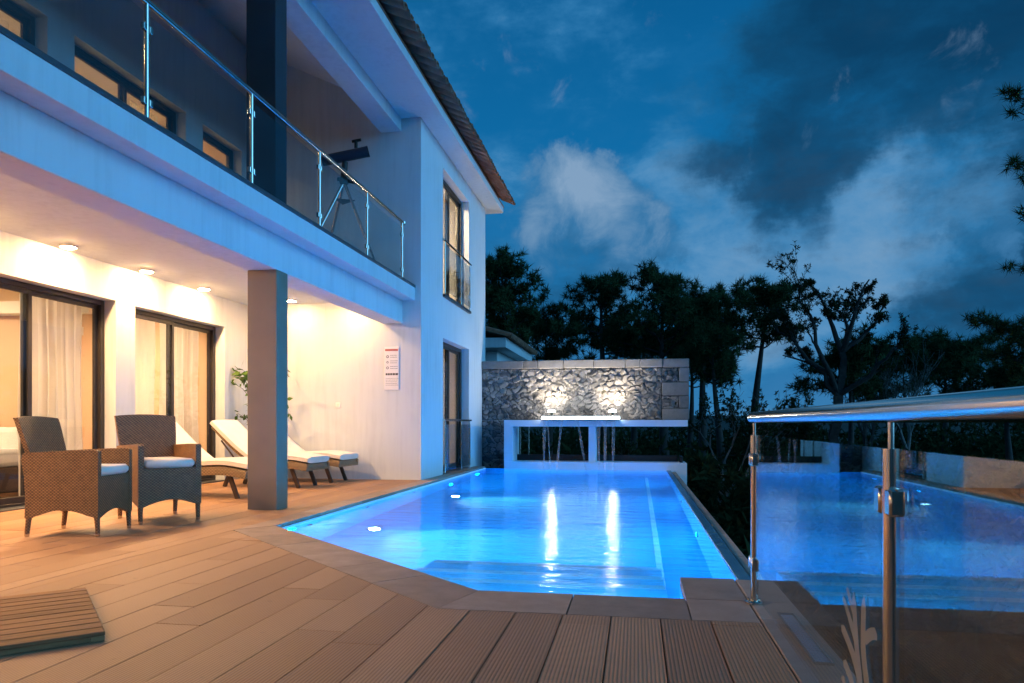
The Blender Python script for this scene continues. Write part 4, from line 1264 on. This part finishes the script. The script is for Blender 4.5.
def fan_tree():
    Y=27.0; b=at(834,430,Y); x=b.x; z0=terr(x,Y)-.1; rg=np.random.default_rng(21)
    t=thing('broadleaf_tree','tall sparse tree with bare forking twigs fanned out against the sky','tree',(x,Y,z0)); mb=MB(); cents=[]
    def limb(p,e,r0,r1,wob,lv,bow=.0):
        d=e-p; n_=7; q=[]; o=Vector((rg.normal(0,1),rg.normal(0,1),rg.normal(0,.4)))*wob*d.length
        for k in range(n_+1):
            s_=k/n_; q.append(p+d*s_+o*math.sin(PI*s_)+Vector((0,0,bow*d.length*math.sin(PI*s_)))+Vector((rg.normal(0,1),rg.normal(0,1),rg.normal(0,1)))*(.02*d.length if 0<k<n_ else 0))
        mb.tube(q,[r0+(r1-r0)*k/n_ for k in range(n_+1)],6 if lv<2 else 4,cap=False)
        if lv<4:
            nb={0:7,1:6,2:4,3:3}[lv]
            for _ in range(nb):
                s_=rg.uniform(.3,1.0); k=min(int(s_*n_),n_-1); a=q[k].lerp(q[k+1],s_*n_-k)
                dd_=(d.normalized()+Vector((rg.normal(0,.55),rg.normal(0,.6),rg.normal(.18,.40)))).normalized()
                ln=d.length*(rg.uniform(.14,.34) if lv==0 else rg.uniform(.28,.55))
                if lv>=1: ln=min(ln,1.1/lv**.5)
                limb(a,a+dd_*ln,(r0+(r1-r0)*s_)*.55,.007,.06,lv+1,.03)
        if lv>=2:
            for k in range(2,n_+1):
                if rg.random()<(.07 if lv<4 else .10): cents.append(tuple(q[k]+Vector((rg.normal(0,.04),rg.normal(0,.04),rg.normal(0,.04)))))
    base=Vector((x,Y,z0)); fork=at(838,396,Y)
    limb(base,fork,.24,.19,.02,9)
    mid=at(842,352,Y)
    limb(fork,mid,.17,.13,.05,9)
    for (st,u,y_,dy) in ((fork,796,288,-.4),(fork,776,318,.6),(mid,822,285,.5),(mid,862,284,-.5),(mid,890,302,.3),(fork,893,340,-.6),(fork,790,352,.8),(mid,842,300,1.0)):
        e=at(u,y_,Y)+Vector((0,dy*1.6,0)); limb(st,e,.10,.022,.08,0,.05)
    obj('trunk',mb,BARK,t,60,recalc=False)
    tri_obj('crown',tuft_arrays(cents,6,.05,.13,.018,.2,rg),LEAFM,t,OFF[t.name],6)
fan_tree()
p=at(905,345,40); sparse_tree('thin leafless tree low beside the tall sparse tree',p.x,40,p.z,1.0,33,.1,6,.0,.25,bark=BARKL,half=2.2)
p=at(870,350,38); sparse_tree('small leafless tree in the shadow of the tall sparse tree',p.x,38,p.z,1.0,34,.2,6,.0,.25,half=2.2)
p=at(690,410,22); sparse_tree('low leaning tree with pale crooked limbs below the stone wall end',p.x+.5,22,p.z+.9,1.2,35,.35,6,.5,.3,bark=BARKL)
p=at(760,420,24); sparse_tree('low dark tree behind the far railing post',p.x,24,p.z+.6,1.2,37,.5,6,.1,.3)
p=at(600,440,21); sparse_tree('small dark tree seen through the fountain opening',p.x,21,p.z+.3,1.1,38,.35,6,.1,.3,bark=BARKL)
p=at(645,440,20.5); sparse_tree('crooked pale stemmed tree seen through the open side of the fountain',p.x,20.5,p.z+.3,1.1,39,.3,6,-.2,.3,bark=BARKL)

# shrub mass covering the slope
rg=np.random.default_rng(77); cents=[]
def shrub(x,y,r,h,n_):
    z=min(terr(x,y),4)
    for _ in range(n_):
        v=rg.normal(0,1,3); v/=np.linalg.norm(v)+1e-9; rr=rg.uniform(.55,1.05)**.5
        cents.append((x+v[0]*r*rr,y+v[1]*r*rr,z+h*.5+v[2]*h*.55*rr))
for _ in range(560):
    Y=rg.uniform(19,60); X=rg.uniform(-12,40)*(Y/40)
    if X<-3 and Y<27: continue
    h=rg.uniform(1.5,3.3)+max(0,(Y-28))*.035; shrub(X,Y,rg.uniform(.8,1.9)*(1+Y/80),h,46)
for _ in range(120):
    X=rg.uniform(1.6,14); Y=rg.uniform(4,22)
    if X<2.0+0*Y: continue
    shrub(X,Y,rg.uniform(.5,1.2),rg.uniform(.8,2.0),46)
V=tuft_arrays(cents,7,.18,.50,.075,.15,rg)
o=tri_obj('undergrowth',V,LEAFM,None,(0,0,0),7*8); tag(o,kind='stuff')

# ------------------------------------------------------------------ dusk sky
w=bpy.data.worlds.new('World'); sc.world=w; w.use_nodes=True
nt=NT.__new__(NT); nt.t=w.node_tree; nt.t.nodes.clear(); nt.out=nt.t.nodes.new('ShaderNodeOutputWorld')
g=nt.n('TexCoord').outputs['Generated']
nv=nt.n('TexNoise'); nv.inputs['Scale'].default_value=4.5; nv.inputs['Detail'].default_value=8; nv.inputs['Roughness'].default_value=.62; nt.l(g,nv.inputs['Vector'])
sub=nt.n('VectorMath',operation='SUBTRACT'); nt.l(nv.outputs['Color'],sub.inputs[0]); sub.inputs[1].default_value=(.5,.5,.5)
scl=nt.n('VectorMath',operation='SCALE'); nt.l(sub.outputs[0],scl.inputs[0]); scl.inputs['Scale'].default_value=.26
wd=nt.n('VectorMath',operation='ADD'); nt.l(g,wd.inputs[0]); nt.l(scl.outputs[0],wd.inputs[1])
wn=nt.n('VectorMath',operation='NORMALIZE'); nt.l(wd.outputs[0],wn.inputs[0])
def blobs(val, lst):
    for (u,y,rad,amp) in lst:
        c=raydir(u,y).normalized()
        dt=nt.n('VectorMath',operation='DOT_PRODUCT'); nt.l(wn.outputs[0],dt.inputs[0]); dt.inputs[1].default_value=c
        mr=nt.n('MapRange',interpolation_type='SMOOTHSTEP'); nt.l(dt.outputs['Value'],mr.inputs[0])
        mr.inputs[1].default_value=math.cos(R(rad)); mr.inputs[2].default_value=1-(1-math.cos(R(rad)))*.08
        mr.inputs[3].default_value=0; mr.inputs[4].default_value=amp
        val=nt.math('ADD',val,mr.outputs[0])
    return val
def fbm(scale, zs, detail, rough, seed, dist=.25):
    mp=nt.n('Mapping'); mp.inputs['Scale'].default_value=(1,1,zs); mp.inputs['Location'].default_value=(seed,seed*.7,seed*.3); nt.l(g,mp.inputs[0])
    return nt.noise(mp.outputs[0],scale,detail,rough,dist)
def sstep(v,a,b):
    mr=nt.n('MapRange',interpolation_type='SMOOTHSTEP'); nt.l(v,mr.inputs[0]); mr.inputs[1].default_value=a; mr.inputs[2].default_value=b
    return mr.outputs[0]
sxz=nt.n('SeparateXYZ'); nt.l(g,sxz.inputs[0])
base=nt.ramp(sxz.outputs[2],[(0.0,(.040,.18,.38)),(.16,(.014,.155,.37)),(.34,(.003,.130,.335)),(.60,(.0015,.075,.21)),(1.0,(.001,.04,.12))])
# high thin layer
f1=fbm(3.4,2.4,9,.60,1.7); f2=fbm(9.0,1.7,8,.62,4.2); f3=fbm(2.2,2.8,9,.58,7.9)
thin=nt.math('ADD',nt.math('MULTIPLY',f1,.65),nt.math('MULTIPLY',f2,.35))
thin=blobs(thin,[(700,265,11,.16),(830,250,10,.18),(940,220,9,.18),(740,130,8,.05),(560,320,9,.06)])
tcol=nt.ramp(nt.math('ADD',thin,nt.math('MULTIPLY',nt.math('SUBTRACT',f2,.5),.5)),[(.46,(.010,.135,.33)),(.60,(.030,.185,.40)),(.76,(.085,.25,.46)),(.95,(.15,.30,.48))])
col=nt.mix(nt.math('MULTIPLY',sstep(thin,.42,.64),.92),base,tcol)
# dark bank overhead and two low dark clouds
dk_=nt.math('ADD',nt.math('MULTIPLY',f3,.60),nt.math('MULTIPLY',f2,.40))
dk_=blobs(dk_,[(860,50,15,.06),(980,30,16,.10),(1080,0,24,.08),(730,0,12,.03),(795,195,6,.11),(745,175,5,.06),(970,285,7,.13),(890,300,5,.06),(655,305,6,.07),(560,140,9,-.12),(520,60,10,-.08),(700,255,8,-.10),(850,255,7,-.10),(920,225,7,-.12),(880,140,6,-.05)])
dcol=nt.ramp(dk_,[(.50,(.005,.088,.205)),(.62,(.004,.066,.16)),(.76,(.002,.034,.085)),(.95,(.001,.016,.045))])
col=nt.mix(nt.math('MULTIPLY',sstep(dk_,.48,.68),.88),col,dcol)
# bright cumulus low over the house end
f4=fbm(14,1.0,9,.60,2.6,.5); 
cu=blobs(nt.math('MULTIPLY',nt.math('SUBTRACT',f4,.5),1.0),[(552,205,4.8,.34),(588,190,4.4,.34),(615,210,5.0,.34),(650,228,5.0,.32),(580,238,6,.26),(985,243,2.4,.38)])
ccol=nt.ramp(nt.math('ADD',nt.math('ADD',nt.math('MULTIPLY',cu,.50),nt.math('MULTIPLY',nt.math('SUBTRACT',f4,.5),1.1)),nt.math('ADD',.27,nt.math('MULTIPLY',nt.math('SUBTRACT',sxz.outputs[2],.27),3.0))),[(.15,(.010,.100,.235)),(.45,(.040,.165,.34)),(.75,(.125,.25,.41)),(1.0,(.21,.33,.48))])
colr=nt.mix(nt.math('MULTIPLY',sstep(cu,.10,.46),.92),col,ccol)
# brighter afterglow sky behind the camera
gd=nt.n('VectorMath',operation='DOT_PRODUCT'); nt.l(g,gd.inputs[0]); gd.inputs[1].default_value=Vector((.90,-.40,.14)).normalized()
gm=nt.n('MapRange',interpolation_type='SMOOTHSTEP'); nt.l(gd.outputs['Value'],gm.inputs[0]); gm.inputs[1].default_value=.25; gm.inputs[2].default_value=1.0; gm.inputs[3].default_value=0; gm.inputs[4].default_value=1
glow=nt.mix(gm.outputs[0],(0,0,0),(.035,.17,.40))
sky=nt.n('TexSky',sky_type='NISHITA'); sky.sun_disc=False; sky.sun_elevation=R(-2); sky.sun_rotation=R(120); sky.altitude=50; sky.dust_density=.5; sky.ozone_density=4
addc=nt.mix(1.0,colr,glow,'ADD'); 
bg=nt.n('Background'); nt.l(addc,bg.inputs[0]); bg.inputs[1].default_value=1.0
bg2=nt.n('Background'); nt.l(sky.outputs[0],bg2.inputs[0]); bg2.inputs[1].default_value=.05
ads=nt.n('AddShader'); nt.l(bg.outputs[0],ads.inputs[0]); nt.l(bg2.outputs[0],ads.inputs[1]); nt.l(ads.outputs[0],nt.out.inputs[0])

# soft dusk light from the open sky on the pool side
sl_=bpy.data.lights.new('Sun','SUN'); sl_.energy=1.95; sl_.angle=R(50); sl_.color=(.16,.56,1.0)
so_=bpy.data.objects.new('Sun',sl_); COL.objects.link(so_)
dsun=Vector((.95,-.24,.14)).normalized(); so_.rotation_euler=dsun.to_track_quat('Z','Y').to_euler(); so_.location=(8,-6,9)

# ------------------------------------------------------------------ render settings
vs_=sc.view_settings; vs_.view_transform='Standard'; vs_.look='None'; vs_.exposure=.18; vs_.gamma=1; vs_.use_curve_mapping=False
cy=sc.cycles; cy.use_denoising=True; cy.max_bounces=10; cy.diffuse_bounces=4; cy.glossy_bounces=5; cy.transmission_bounces=8; cy.transparent_max_bounces=24
cy.caustics_refractive=True; cy.caustics_reflective=False; cy.sample_clamp_indirect=6; cy.sample_clamp_direct=0; cy.blur_glossy=.3
